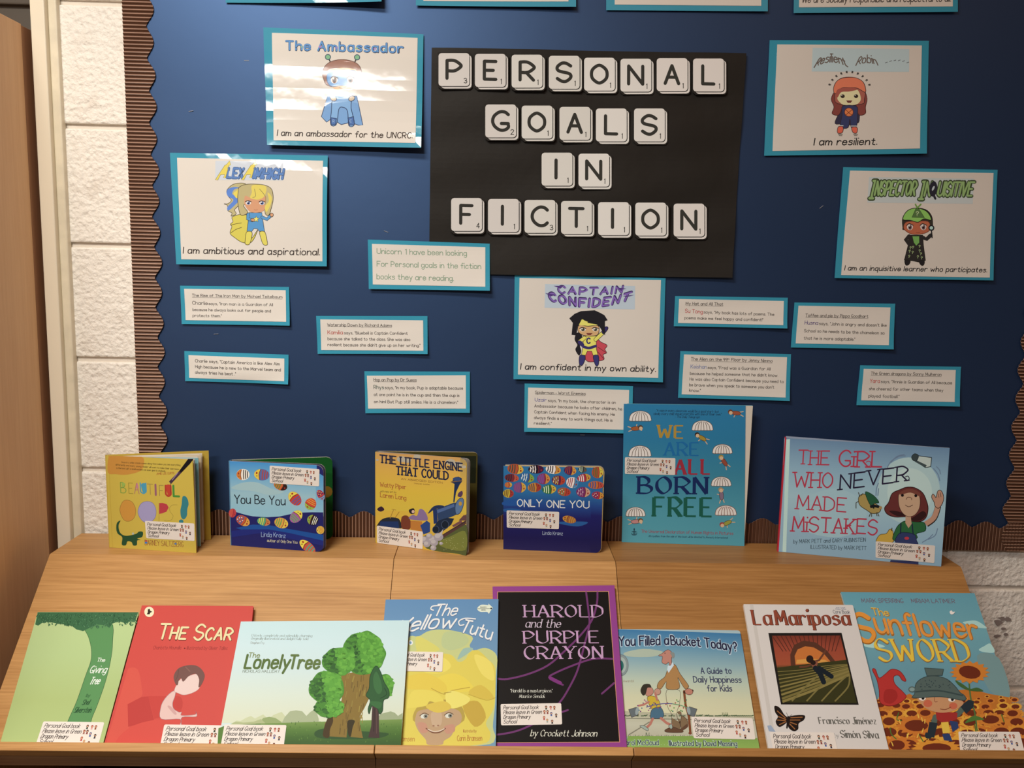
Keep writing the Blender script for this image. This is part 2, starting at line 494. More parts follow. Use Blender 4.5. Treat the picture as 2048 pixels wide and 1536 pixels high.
# doorway on the left
kind(box('trim_1', None, -.865, -.8385, -.026, .11, 0, 2.65, M_TRIM, .002))
kind(box('trim_2', None, -.8385, -.822, -.014, .004, 0, 2.65, M_TRIM2, .003))
d = kind(box('door_1', None, -1.6, -.870, .05, .09, 0, 2.65, M_DOOR))
box('door_rail', d, -1.6, -.874, .038, .05, 1.93, 2.03, M_DOOR, .003)

# tall cupboard against the doorway
cup = thing('cupboard', 'tall beech-coloured cupboard standing at the left edge beside the door frame', 'cupboard', (-1.2, -.4, 0))
box('side_panel', cup, -.893, -.875, -.75, -.039, .02, ZT+.975, M_CUP, .001)
box('back_panel', cup, -.93, -.8755, -.0380, .037, .02, ZT+.973, M_CUPD, .001)
box('top_panel', cup, -1.5, -.894, -.75, -.039, ZT+.955, ZT+.975, M_CUP, .001)
box('bottom_panel', cup, -1.5, -.894, -.75, -.039, .02, .04, M_CUP, .001)
box('plinth', cup, -1.49, -.885, -.73, -.05, 0, .0195, M_CUPD)

# ================================================================ THE BOOK DISPLAY UNITS
YF, YB = -.1444, -.0205
PB = Vector((0, -.3904, -.2387)); LIPV = Vector((0, -.4078, -.2207))
PN = (LIPV-PB).normalized(); PD = Vector((0, PB.y-YF, PB.z)).normalized()      # panel normal, panel downward direction
def extr(name, par, prof, x0, x1, mat, bev=0):
    pts = [(x0, y, ZT+z) for y, z in prof]
    o = prism(name, par, pts, (x1-x0, 0, 0), mat, (1, 1, 1))
    if bev:
        m = o.modifiers.new('bevel', 'BEVEL'); m.width = bev; m.segments = 2
    return o
for xa, xb, lab in ((-.819, -.175, 'left oak veneer book display unit beside the tall cupboard, under the green and red books'),
                    (-.175, .247, 'middle oak veneer book display unit, the narrowest, between two seams'),
                    (.247, .9164, 'right oak veneer book display unit ending at the bare white block wall')):
    u = thing('display_unit', lab, 'book display', ((xa+xb)/2, -.2, 0), 'oak book display units in a row')
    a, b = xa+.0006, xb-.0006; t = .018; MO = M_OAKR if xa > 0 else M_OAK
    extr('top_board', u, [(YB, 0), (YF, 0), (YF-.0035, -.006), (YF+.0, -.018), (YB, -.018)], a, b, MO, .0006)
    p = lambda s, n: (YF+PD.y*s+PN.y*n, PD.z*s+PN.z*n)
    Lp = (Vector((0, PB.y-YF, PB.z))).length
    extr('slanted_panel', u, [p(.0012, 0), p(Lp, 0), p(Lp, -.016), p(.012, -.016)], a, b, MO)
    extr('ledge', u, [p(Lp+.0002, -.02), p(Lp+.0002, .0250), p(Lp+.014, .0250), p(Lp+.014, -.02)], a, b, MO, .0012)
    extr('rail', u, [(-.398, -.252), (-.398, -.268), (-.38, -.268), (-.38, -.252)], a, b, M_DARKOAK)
    side = [(YB, -.0185), (YF+.004, -.0185), p(Lp, -.017), (-.378, -.2690), (-.378, -.88), (YB, -.88)]
    for x0 in (a, b-t): extr('side_panel', u, side, x0, x0+t, M_OAKV)
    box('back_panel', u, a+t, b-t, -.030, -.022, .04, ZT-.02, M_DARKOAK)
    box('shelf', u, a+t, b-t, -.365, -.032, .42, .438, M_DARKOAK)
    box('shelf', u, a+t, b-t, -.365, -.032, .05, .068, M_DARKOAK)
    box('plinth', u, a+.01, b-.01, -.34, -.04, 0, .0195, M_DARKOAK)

# ================================================================ THE DISPLAY BOARD
BX0, BX1, BZ0, BZ1 = -.699, 1.125, ZT-.010, ZT+1.40
bd = thing('display_board', 'large blue backed display board edged with brown corrugated scalloped border', 'display board', (.2, -.01, ZT-.01))
box('board_panel', bd, BX0, BX1, -.010, -.0025, BZ0, BZ1, M_CUP)
def paper_sheet():
    nx, nz = 90, 64; V = []
    for j in range(nz+1):
        for i in range(nx+1):
            x = BX0+.002+(BX1-BX0-.004)*i/nx; z = BZ0+.002+(BZ1-BZ0-.004)*j/nz
            y = -.0112-.0006*math.sin(x*7+z*3)-.0004*math.sin(z*19+x*5)
            V.append((x, y, z))
    F = [(j*(nx+1)+i, j*(nx+1)+i+1, (j+1)*(nx+1)+i+1, (j+1)*(nx+1)+i) for j in range(nz) for i in range(nx)]
    return mesh('backing_paper', bd, V, F, M_BLUE, smooth=True)
paper_sheet()
def border(name, horiz, fixed, a, b, sgn, wid=.0505):
    """corrugated card strip: ridges run across it, the inner edge is cut in scallops"""
    pitch = .0069; amp = .0011; per = .0585; k = 8
    n = int((b-a)/pitch)*k; V = []; F = []; C = []
    for i in range(n+1):
        s = a+(b-a)*i/n; ph = (s-a)/pitch; fr = ph-math.floor(ph)
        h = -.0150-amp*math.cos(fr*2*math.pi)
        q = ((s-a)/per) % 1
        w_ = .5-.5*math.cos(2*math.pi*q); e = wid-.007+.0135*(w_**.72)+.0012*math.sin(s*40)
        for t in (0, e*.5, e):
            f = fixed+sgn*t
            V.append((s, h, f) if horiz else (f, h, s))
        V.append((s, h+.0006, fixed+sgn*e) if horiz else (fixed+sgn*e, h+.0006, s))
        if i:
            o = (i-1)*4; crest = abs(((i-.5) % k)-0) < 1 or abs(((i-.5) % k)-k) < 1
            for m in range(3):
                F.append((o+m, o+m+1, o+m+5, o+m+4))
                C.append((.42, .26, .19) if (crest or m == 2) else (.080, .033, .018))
    return mesh(name, bd, V, F, M_CORR, C)
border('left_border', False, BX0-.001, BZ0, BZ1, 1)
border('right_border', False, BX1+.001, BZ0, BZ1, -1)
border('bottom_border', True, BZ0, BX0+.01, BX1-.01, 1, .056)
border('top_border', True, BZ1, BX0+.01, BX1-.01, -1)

sc = Surf((1660, 1160, 4.085), P_('1250,250 1500,250 1500,480 1250,480'), (0, -.0022, 1), (0, -1, 0), '8a7468')
a = Art(sc)
for q in ('1340,330 1370,322 1400,345 1385,372 1352,368', '1405,300 1420,296 1432,318 1414,330', '1455,305 1478,300 1486,325 1462,332', '1335,462 1352,450 1384,456 1376,474 1350,478', '1440,440 1452,434 1456,452 1444,456', '1415,392 1430,388 1436,402 1420,408', '1372,308 1384,300 1390,314'): a.sm('5a4c44', [(1400+(x-1400)*.8+12*((i*7) % 3-1), 385+(y-385)*.95) for i, (x, y) in enumerate(P_(q))])
a.build('paint_scuff', wall, M_MATTE)
# ================================================================ WHAT IS PINNED ON THE BOARD
WN = (0, -1, 0)
BK, WH = (.042, .33, .50), (.77, .75, .71)
K2 = (500, 0, 4.955); K3 = (330, 290, 5.851); K4 = (850, 80, 3.135); K5 = (1500, 0, 3.737); K6 = (1640, 320, 5.02); K7 = (1000, 540, 5.689)
K8 = (700, 460, 6.4); L1 = (340, 560, 6.827); L2 = (610, 610, 5.851); L3 = (1030, 750, 8.192); L4 = (1330, 580, 6.678); L5 = (1570, 590, 5.535); PX = (0, 0, 1)
INK = '3a2e28'
def pinned(name, label, cat, org, back, white, wcol, art, lift, group=None, gloss=True, y=-.0140):
    s = Surf(org, P_(back), (0, y, 1), WN, wcol, lift)
    b = s.at(*P_(back)[3])
    t = thing(name, label, cat, b, group)
    m = M_GLOSS if gloss else M_MATTE
    sheet('backing_card', t, s, back, m, BK)
    sheet('paper_sheet', t, s, white, m, WH, off=.0006, t=.0003)
    a = Art(s, base=.0007)
    art(a)
    if a.F: a.build('print', t, m)
    return t
def L_(bot, cor=0, mid=0, top=0):         # bottom edge, lower right corner, belly and top edge stand off the board
    return lambda u, v: bot*v*v + cor*u*u*v*v + mid*math.sin(math.pi*u)*v*(1-v)*4 + top*(1-v)**2*(.3+.7*u) + .0004*math.sin(u*5+v*7)
def eyes(a, x0, y0, x1, y1, rx, ry, c, lid='2a1e1c'):
    for x, y in ((x0, y0), (x1, y1)):
        a.c('f4efe6', x, y, rx, ry); a.c(c, x+rx*.05, y+ry*.1, rx*.62, ry*.8); a.c('181210', x, y+ry*.15, rx*.3, ry*.42); a.c('ffffff', x-rx*.2, y-ry*.35, rx*.24)
        a.l(lid, rx*.28, [(x-rx*1.05, y-ry*.45), (x-rx*.2, y-ry*1.0), (x+rx*1.05, y-ry*.5)], sm=True)

def amb(a):
    O = ('2c3c5c', 7)
    a.t('The Ambassador', 365, 500, 1520, 528, 88, '303c50', 3.6, halo=None)
    a.t('The Ambassador', 362, 497, 1517, 525, 86, '5f95c4', 2.5)
    for x, y, c in ((520, 470, '8ab0a0'), (700, 470, 'b878b0'), (860, 480, '9080c0'), (1060, 485, 'b0c080'), (1240, 490, 'a080c0'), (1340, 500, '70b0b0')): a.c(c, x, y, 14, 9)
    a.p('7ba2c8', '775,960 1065,960 1128,1250 1085,1252 1040,1235 985,1228 915,1245 865,1215 805,1195 770,1220 718,1165', o=O)
    a.sm('86aed2', '842,960 1000,960 1010,1080 1045,1240 990,1255 975,1110 930,1072 890,1090 868,1240 812,1245 815,1120', o=O)
    a.p('4f71a4', '812,1175 868,1185 858,1245 815,1248', o=O); a.p('4f71a4', '980,1180 1035,1165 1045,1248 995,1252', o=O)
    a.t('R', 832, 1222, 846, 1222, 26, 'c0d0e8'); a.t('C', 1000, 1222, 1016, 1222, 26, 'c0d0e8')
    a.c('d6b894', 835, 985, 32, 24, 30, O); a.c('d6b894', 1015, 985, 32, 24, -30, O)
    for x, y in ((800, 600), (1045, 605)): a.l('555', 14, [(x, y), (x-24 if x < 900 else x+20, y-30)]) if 0 else None
    a.l('4a4038', 12, '805,628 782,580'); a.l('4a4038', 12, '1040,630 1062,585'); a.c('86b884', 778, 572, 26, 26, 0, O); a.c('86b884', 1066, 575, 26, 26, 0, O)
    a.sm('a8745c', '740,800 725,740 745,670 800,622 880,600 960,600 1045,625 1095,670 1113,740 1100,800 1085,850 900,880 770,850', o=('6a4438', 6))
    a.sm('e8b47c', '790,695 1050,695 1085,850 1040,890 920,910 830,880 780,800')
    a.sm('70a2cc', '785,725 850,705 920,725 1000,705 1050,715 1078,790 1060,850 1010,870 920,855 830,865 785,840 768,780', o=('4a6894', 6))
    eyes(a, 842, 800, 1002, 800, 34, 36, '7a4a34'); a.l('a86a50', 7, '890,878 920,882 950,876'); a.t('U', 908, 758, 930, 758, 20, 'b8d0ec')
    a.t('I am an ambassador for the UNCRC.', 285, 1352, 1615, 1384, 56, INK, 2.2, .12)
def alex(a):
    O = ('4a3c28', 6)
    a.p('cfcac6', '598,188 1395,200 1392,420 600,412')
    for x, t, X1 in ((600, 'LEX', 925), (905, 'IMHIGH', 1392)):
        a.t(t, x+140, 386+(4 if x > 700 else 0), X1-8, 392+(8 if x > 700 else 0), 112, '44556e', 4.2, .18)
        a.t(t, x+138, 384+(4 if x > 700 else 0), X1-10, 390+(8 if x > 700 else 0), 110, '5f7fae', 3.2, .18)
        a.p('e8c84e', [(x, 412), (x+110, 240), (x+125, 235), (x+165, 187), (x+180, 240), (x+160, 240), (x+120, 390), (x+95, 385), (x+112, 350), (x+62, 352), (x+30, 414)], o=('7a6a30', 4))
    a.sm('d8c048', '810,840 985,830 1010,1100 1100,1000 1110,985 1060,1100 1010,1148 920,1140 840,1090 780,1035 800,960 782,930 812,900', o=O)
    for q in ('785,940 850,925 912,915', '790,1030 850,990 915,967'): a.l('5a4a28', 6, q, sm=True)
    a.p('5490ba', '1000,795 1150,795 1165,900 1185,1015 1120,1012 1100,985 1060,980 1030,1020 978,1010 990,900', o=O)
    a.sm('e0c850', '975,1020 1035,1022 1030,1100 1005,1165 960,1160 960,1100', o=O); a.sm('e0c850', '1128,1020 1188,1022 1215,1130 1215,1170 1170,1165 1140,1090', o=O)
    a.l('4a3c28', 42, '990,815 985,865 1040,885'); a.l('5490ba', 32, '990,815 985,865 1035,882'); a.l('4a3c28', 40, '1155,850 1210,872 1255,830'); a.l('5490ba', 30, '1155,850 1210,872 1252,832')
    a.c('d89468', 1045, 880, 26, 16, 10, O); a.c('d89468', 1265, 822, 20, 22, 0, O)
    a.p('f2d868', [(1085+38*(1 if i % 2 == 0 else .45)*math.sin(i*math.pi/5), 872-38*(1 if i % 2 == 0 else .45)*math.cos(i*math.pi/5)) for i in range(10)], o=O)
    a.sm('c2ac74', '960,465 880,450 800,470 740,530 745,590 790,650 750,690 705,692 745,710 750,770 800,800 790,835 850,810 830,760 880,700 900,560', o=O)
    a.sm('5f82c0', '890,505 820,495 750,520 735,570 760,610 815,650 745,730 760,770 840,700 880,650 830,600 800,570 830,520')
    a.sm('e8c84e', '850,540 870,520 880,600 850,625 815,570')
    a.sm('c0a870', '870,560 880,500 960,465 1080,462 1200,480 1265,530 1280,640 1260,740 1235,820 1190,810 1160,700 940,700 985,790 930,825 890,800 865,650', o=O)
    a.sm('d89468', '950,600 1000,615 1060,630 1190,600 1190,700 1175,770 1100,795 1030,790 985,760 945,690')
    a.sm('e2c452', '1030,480 1130,470 1200,500 1180,600 1120,640 1065,640 1010,620 1030,560'); a.sm('e2c452', '1215,560 1265,620 1245,720 1200,790 1185,720 1230,660')
    a.l('8a7848', 6, '1120,520 1190,610 1185,700', sm=True); a.l('8a7848', 6, '1060,520 1075,600 1040,620', sm=True)
    eyes(a, 990, 680, 1150, 682, 32, 24, '5a6ca0'); a.l('b06a50', 6, '1058,762 1080,766 1100,762')
    a.t('I am ambitious and aspirational.', 232, 1268, 1825, 1290, 72, INK, 2.1, .1)
def resil(a):
    O = ('2c1c20', 4)
    a.p('96979e', '467,358 1190,366 1187,538 460,535')
    a.t('Resilient', 478, 505, 730, 500, 62, '5a4844', 1.9, bow=38); a.t('Robin', 790, 490, 955, 488, 58, '5a4844', 1.9, bow=20)
    for i in range(6):
        x = 1010+i*32; y = 470-22*math.sin((i+.5)/6*3.14); a.l('3a3438', 4, [(x, y+6), (x+16, y)])
    for i in range(10):
        an = math.radians(202+i*15.2); x, y = 742+150*math.cos(an), 690+142*math.sin(an); a.l('39302e', 13, [(x, y), (x+18*math.cos(an), y+18*math.sin(an))], cap=False); a.l('a89490', 3, [(x-6, y), (x+6, y)])
    a.sm('2b2438', '690,790 800,790 812,905 780,925 740,935 700,925 632,925 660,850', o=O)
    for q in ('640,680 605,740 625,800 610,850 660,860 690,790 700,700', '850,680 872,740 860,800 858,850 810,860 790,790 790,700'): a.sm('6e302c', q, o=('3a1818', 4))
    a.sm('8c463c', '632,700 625,650 650,605 700,580 780,580 840,610 862,665 852,740 830,780 650,775', o=O)
    a.sm('bf5a42', '625,690 625,650 650,605 700,582 780,580 840,610 862,665 855,690 800,660 740,655 680,660 640,700', o=O)
    a.sm('c4a67c', '650,735 660,690 740,680 800,672 825,730 815,765 780,785 700,785 668,765')
    a.sm('8a4038', '640,710 660,665 760,655 800,670 740,685 680,690 652,730')
    for x in (690, 790): a.c('2c201c', x, 720, 16, 14); a.c('e8ddd0', x-6, 714, 4)
    a.p('5a2a26', '715,752 762,752 750,770 728,770')
    a.sm('2c2c4c', '690,795 790,795 800,850 790,950 752,955 742,890 728,955 670,950 685,860', o=O)
    a.c('c05c34', 735, 840, 32, 32, 0, ('5a2418', 4)); a.l('5a2418', 4, '712,820 740,850 760,862'); a.l('5a2418', 4, '760,820 735,842 712,860')
    a.sm('b84a38', '655,950 690,950 685,992 650,995', o=O); a.sm('b84a38', '755,955 795,955 792,995 765,992', o=O); a.l('b0a4a8', 5, '660,940 692,942'); a.l('b0a4a8', 5, '752,944 792,944')
    for x in (655, 768): a.l('39302e', 4, [(x, 1005), (x+32, 1005)]); a.l('39302e', 4, [(x+5, 1015), (x+28, 1015)])
    a.t('I am resilient.', 473, 1086, 940, 1083, 50, '1f1a1a', 2.2, .14)
def inspe(a):
    O = ('181410', 7)
    a.p('9c938f', '490,172 1545,188 1530,440 472,428')
    for t, x0, x1, y, h in (('I', 490, 530, 388, 180), ('NSPECTOR', 545, 945, 355, 142), ('I', 990, 1030, 395, 178), ('N', 1045, 1095, 362, 142), ('UISITIVE', 1175, 1520, 362, 142)):
        if t == 'I': t = '|'
        a.t(t, x0, y, x1, y, h, '2e331e', 3.6, .16); a.t(t, x0, y-3, x1, y-3, h-6, '75834f', 1.9, .16)
    a.c('201c24', 1135, 290, 40, 78, 6); a.c('9a9494', 1135, 285, 10, 26, 25); a.l('201c24', 22, '1138,350 1155,388')
    a.p('241d1c', '885,755 1025,755 1030,860 1048,1010 985,1025 925,1012 838,1005 880,850', o=O)
    a.l('241d1c', 40, '890,765 855,800 890,845'); a.l('241d1c', 38, '1030,780 1062,795 1105,755')
    a.p('5d7f3c', '920,765 990,765 990,830 958,862 935,830', o=('2c3c1c', 4))
    for x, y in ((900, 885), (925, 880), (990, 870), (890, 920), (920, 930), (990, 915), (885, 970), (972, 975), (1010, 985), (1003, 945)): a.t('?', x-8, y+12, x+8, y+12, 26, '8f9462', 2.4)
    a.sm('1c1618', '845,1005 895,1012 880,1050 850,1052', o=O); a.sm('1c1618', '985,1015 1035,1010 1030,1052 1005,1055', o=O)
    a.sm('2a221c', '828,680 828,580 880,510 960,483 1060,500 1115,560 1125,640 1110,690 980,700 840,700', o=O)
    a.sm('97482f', '835,680 860,625 960,615 1080,618 1100,680 1085,715 1020,742 920,745 860,715', o=('5a2418', 5))
    a.sm('6f8f40', '832,600 842,550 890,500 970,483 1050,505 1095,550 1110,605 1040,590 980,625 900,605', o=O)
    a.p('43552c', '920,575 958,490 990,490 1045,580', o=('2c3c1c', 4)); a.t('?', 960, 562, 984, 562, 44, '9cb070', 2)
    a.l('59702f', 14, '975,480 955,445'); a.l('59702f', 14, '975,480 1010,445')
    eyes(a, 898, 672, 1032, 672, 30, 32, '5a3a3c'); a.l('6e3020', 5, '960,728 978,731 996,728')
    a.l('1c181a', 12, '1112,700 1118,780'); a.c('1c181a', 1112, 682, 30); a.c('8ea2b0', 1112, 682, 17)
    a.t('I am an inquisitive learner who participates.', 238, 1106, 1655, 1126, 46, '1f1a1a', 2.2, .16)
def capt(a):
    O = ('221a1c', 6)
    a.p('a3a5b2', '512,160 1538,182 1533,448 507,430')
    for t, x0, x1, y, b, h in (('CAPTAIN', 665, 1385, 255, -22, 70), ('CONFIDENT', 570, 1460, 338, -78, 84)):
        a.t(t, x0-3, y+2, x1-3, y+2, h+8, '38244a', 4.6, .1, bow=b); a.t(t, x0, y, x1, y, h, '73508c', 3.0, .1, bow=b)
    a.p('4a3062', '608,180 720,180 690,212'); a.p('4a3062', '1345,200 1440,212 1350,232'); a.p('4a3062', '512,262 640,280 575,300'); a.p('4a3062', '1395,296 1530,282 1440,310')
    a.sm('b03a40', '1090,790 1150,820 1215,855 1190,900 1210,940 1170,960 1180,1010 1130,1030 1000,1040 960,980 980,900', o=O)
    a.l('5a1820', 6, '1110,875 1200,935', sm=True); a.l('5a1820', 6, '1110,930 1175,1005')
    a.sm('191619', '880,950 858,900 880,850 850,790 870,720 920,720 930,800 905,860 920,920 900,965', o=O)
    a.p('e0b648', '950,750 1090,750 1095,900 1110,965 1055,968 1040,920 990,920 970,968 925,962 940,880', o=O)
    a.l('221a1c', 46, '960,770 900,815'); a.l('e0b648', 36, '960,770 905,812'); a.l('221a1c', 46, '1085,790 1165,715'); a.l('e0b648', 36, '1085,790 1160,720')
    a.l('2f2450', 44, '905,820 935,850'); a.sm('2f2450', '1155,700 1190,650 1220,645 1225,670 1180,725', o=O)
    a.l('2f2450', 30, '945,870 1010,885 1085,862', sm=True); a.t('C', 985, 832, 1020, 832, 58, '2a2050', 3.6)
    a.sm('2f2b58', '905,970 965,975 955,1040 925,1085 898,1060', o=O); a.sm('2f2b58', '1058,975 1115,970 1118,1060 1095,1090 1070,1050', o=O)
    a.p('191619', '790,550 850,500 920,470 1075,460 1140,490 1185,515 1220,570 1190,580 1190,740 1130,640 880,640 865,740 815,735 830,600', o=('191619', 5))
    a.sm('b98a58', '885,690 900,625 1000,640 1110,630 1125,690 1100,740 1010,750 930,735', o=O)
    a.p('e0c04c', '895,625 930,560 1060,600 1110,625 1000,635'); a.p('191619', '960,565 1070,600 1110,620 1060,612 990,600 1000,590 950,570')
    eyes(a, 940, 675, 1082, 675, 34, 22, '4e4a34'); a.p('6a2c24', '978,716 1052,716 1030,738 995,738')
    a.t('I am confident in my own ability.', 232, 1124, 1758, 1152, 62, '1f1a1a', 2.2, .1)

NOTE_G = 'blue edged quote notes pinned on the board'
pinned('laminated_poster', 'glossy laminated poster with blue caped child with green antennae, caption about the UNCRC', 'poster', K2, '133,272 1720,340 1705,1480 185,1445', '220,328 1662,378 1648,1432 250,1400', 'e2d2c0', amb, lambda u, v: .012*v+.004*(1-u)*0+.010*u*u*v*v*v+.0012*math.sin(6.28*v+.6)+.0012*math.sin(math.pi*u), 'value posters on the board')
pinned('laminated_poster', 'glossy laminated poster with blonde caped child, caption I am ambitious and aspirational', 'poster', K3, '62,92 1908,125 1910,1420 150,1395', '148,152 1855,187 1860,1362 210,1338', 'dccab8', alex, lambda u, v: .002+(.010*(1-math.exp(-5*v)))*(.25+.75*u)+.004*v*v+.0008*math.sin(9*v+3*u)*u, 'value posters on the board')
pinned('laminated_poster', 'poster with red-haired child in orange headband, caption I am resilient', 'poster', K5, '147,300 1338,305 1313,1150 103,1165', '203,333 1284,340 1262,1112 165,1130', 'aa9492', resil, L_(.002, .003), 'value posters on the board')
pinned('laminated_poster', 'poster with child in green cap holding magnifier, caption I am an inquisitive learner', 'poster', K6, '233,72 1785,98 1722,1208 140,1185', '300,107 1742,131 1685,1180 205,1155', 'a8928a', inspe, L_(.003, .004), 'value posters on the board')
pinned('laminated_poster', 'poster with black-haired child in yellow and red cape, caption I am confident', 'poster', K7, '167,55 1885,92 1843,1270 152,1237', '222,92 1832,115 1790,1222 203,1185', 'baa898', capt, L_(.006, .004), 'value posters on the board', y=-.0148)
def nil(a): pass
for q, wq, lab, li, org in (('455,-222 770,-216 766,10 452,6', '467,-212 758,-206 756,-1 464,-4', 'blue bordered poster cut off by the top edge, the leftmost one', L_(.002, .020), PX),
                       ('833,-216 1153,-212 1151,17 832,12', '847,-205 1140,-200 1136,6 847,3', 'blue bordered poster cut off by the top edge, second from the left', L_(.003, .008), PX),
                       ('1214,-208 1538,-204 1534,24 1212,21', '1230,-196 1525,-192 1521,13 1229,10', 'blue bordered poster cut off by the top edge, above the black title sheet', L_(.002, .003), PX)):
    pinned('laminated_poster', lab, 'poster', org, q, wq, 'd0c0b4', nil, li, 'value posters on the board')
pinned('laminated_poster', 'blue bordered poster cut off by the top edge, ending in the words respectful to all', 'poster', PX, '1592,-200 1918,-202 1913.5,24.6 1586.5,26.8', '1603,-190 1907,-192 1903.5,14 1597,15.5', 'b09c96',
       lambda a: a.t('We are socially responsible and respectful to all.', 1603, 6, 1899, 4, 14, '3a3230', 1.6, .12), L_(.002, .002), 'value posters on the board')

NB = INK
def note(label, org, back, white, wcol, lines, lift=None, y=-.0142, ul=None):
    def art(a):
        for t, x0, y0, x1, y1, h, *r in lines:
            c = r[0] if r else NB; a.t(t, x0, y0, x1, y1, h, c, r[1] if len(r) > 1 else 2.0)
        if ul:
            x0, y0, x1, y1, w = ul; a.l(NB, w, [(x0, y0), (x1, y1)], cap=False)
    pinned('quote_note', label, 'note', org, back, white, wcol, art, lift or L_(.0015, .006), NOTE_G, False, y)
note('largest blue edged note, in green lettering, overlapping the lower left of the black sheet', K8, '228,122 1788,175 1790,775 242,755', '282,178 1732,220 1732,725 294,697', 'd4c4b8',
     [('Unicorn 1 have been looking', 347, 302, 1493, 330, 66, '7c8f72', 1.7), ('For Personal goals in the fiction', 347, 465, 1675, 497, 66, '7c8f72', 1.7), ('books they are reading.', 345, 627, 1325, 650, 66, '7c8f72', 1.7)], L_(.002, .008), y=-.0185)
note('blue edged four-line note directly below the blonde child poster', L1, '138,78 1625,95 1645,620 163,600', '195,120 1580,140 1595,568 218,547', 'd8c8ba',
     [('The Rise of The Iron Man by Michael Teitelbaum', 305, 226, 1535, 248, 36), ('Charlie', 308, 332, 515, 340, 44, NB, 1.8), ('says, "Iron man is a Guardian of All', 530, 340, 1408, 355, 36), ('because he always looks out for people and', 313, 420, 1383, 440, 36), ('protects them."', 315, 501, 710, 507, 36)], ul=(305, 235, 1535, 260, 3))
note('blue edged three-line note without a heading, lowest at the far left', L1, '195,970 1618,1020 1625,1418 210,1378', '255,1025 1562,1072 1570,1375 266,1335', 'd2c2b4',
     [('Charlie says, "Captain America is like Alex Aim', 350, 1120, 1503, 1162, 38), ('High because he is new to the Marvel team and', 352, 1198, 1518, 1242, 38), ('always tries his best ."', 350, 1276, 910, 1296, 38)], L_(.001, .008, .004))
note('blue edged note with a red name, below and left of the green-lettered note', L2, '130,128 1433,130 1438,570 150,570', '180,168 1382,180 1388,532 192,526', 'c8b8aa',
     [('Watership Down by Richard Adams', 265, 246, 1017, 255, 32), ('Kamilia', 268, 340, 442, 341, 42, 'a83a30', 1.9), ('says, "Bluebell is Captain Confident', 460, 342, 1202, 347, 32), ('because she talked to the class. She was also', 268, 410, 1232, 418, 32), ('resilient because she didn\'t give up on her writing."', 268, 479, 1350, 487, 32)], ul=(265, 251, 1017, 262, 3))
note('blue edged note hanging just above the orange locomotive book', L2, '695,775 1930,780 1930,1255 708,1265', '725,827 1882,822 1884,1207 740,1211', 'bfb0a2',
     [('Hop on Pop by Dr Suess', 806, 890, 1305, 894, 34), ('Rhys', 806, 980, 922, 983, 42, '3e4a40', 1.9), ('says, "In my book, Pup is adaptable because', 936, 983, 1848, 988, 33), ('at one point he is in the cup and then the cup is', 808, 1062, 1805, 1072, 33), ('on him! But Pup still smiles. He is a chameleon."', 810, 1145, 1790, 1152, 33)], ul=(806, 898, 1305, 900, 3))
note('blue edged note partly hidden behind the turquoise parachute book', L3, '158,140 1935,182 1912,948 148,925', '215,205 1870,245 1845,888 203,858', 'b8a89a',
     [('Spiderman - Worst Enemies', 330, 303, 1155, 328, 44), ('Uzair', 327, 426, 515, 433, 52, '4a4474', 1.9), ('says, "In my book, the character is an', 540, 438, 1645, 470, 44), ('Ambassador because he looks after children, he is', 320, 525, 1812, 577, 44), ('Captain Confident when facing his enemy. He', 317, 622, 1628, 662, 44), ('always finds a way to work things out. He is', 313, 715, 1588, 757, 44), ('resilient."', 310, 805, 595, 812, 44)], L_(.004, .004), ul=(330, 312, 1155, 338, 4))
note('shallow blue edged note with a red name, right of the black-haired child poster', L4, '135,80 1642,103 1618,510 115,483', '187,120 1587,147 1567,467 173,440', 'b6a296',
     [('My Hat and All That', 275, 198, 775, 208, 38), ('Su Tong', 268, 300, 500, 313, 48, 'a03a38', 1.9), ('says, "My book has lots of poems. The', 515, 312, 1450, 343, 36), ('poems make me feel happy and confident!"', 258, 388, 1300, 414, 36)], ul=(275, 206, 775, 217, 3))
note('tall blue edged note with six lines, above the turquoise parachute book', L4, '205,815 1685,858 1650,1475 172,1438', '253,860 1630,898 1597,1430 220,1392', 'b4a094',
     [('The Alien on the 99', 345, 936, 830, 948, 38), ('th', 833, 930, 862, 931, 20), ('Floor by Jenny Nimmo', 885, 948, 1432, 965, 38), ('Keishan', 342, 1044, 555, 1050, 48, '6a6880', 1.9), ('says, "Fred was a Guardian for All', 570, 1052, 1402, 1072, 36), ('because he helped someone that he didn\'t know.', 333, 1130, 1500, 1156, 36), ('He was also Captain Confident because you need to', 328, 1205, 1575, 1238, 36), ('be brave when you speak to someone you don\'t', 322, 1282, 1448, 1312, 36), ('know."', 320, 1354, 470, 1359, 36)], ul=(345, 946, 1432, 975, 3))
note('blue edged note with a purple name, right of the shallow red-name note', L5, '105,83 1222,96 1185,598 62,580', '148,118 1167,138 1135,553 115,535', 'ae9a90',
     [('Toffee and pie by Pippa Goodhart', 225, 240, 918, 252, 32), ('Husna', 217, 324, 362, 328, 40, '48345a', 1.9), ('says, "John is angry and doesn\'t like', 377, 331, 1115, 350, 31), ('School so he needs to be the chameleon so', 210, 410, 1090, 435, 31), ('that he is more adaptable."', 205, 491, 765, 504, 31)], ul=(225, 245, 918, 260, 3))
note('blue edged note with a red name, rightmost and lowest on the board', L5, '833,778 1950,795 1915,1228 787,1218', '870,817 1890,830 1862,1180 840,1165', 'a8928a',
     [('The Green dragons by Sonny Mulheron', 948, 880, 1728, 895, 31), ('Yara', 937, 969, 1045, 971, 40, '9a3a34', 1.9), ('says, "Annie is Guardian of All because', 1060, 972, 1840, 986, 31), ('she cheered for other teams when they', 928, 1050, 1740, 1068, 31), ('played football."', 920, 1130, 1255, 1137, 31)], ul=(948, 888, 1728, 902, 3))

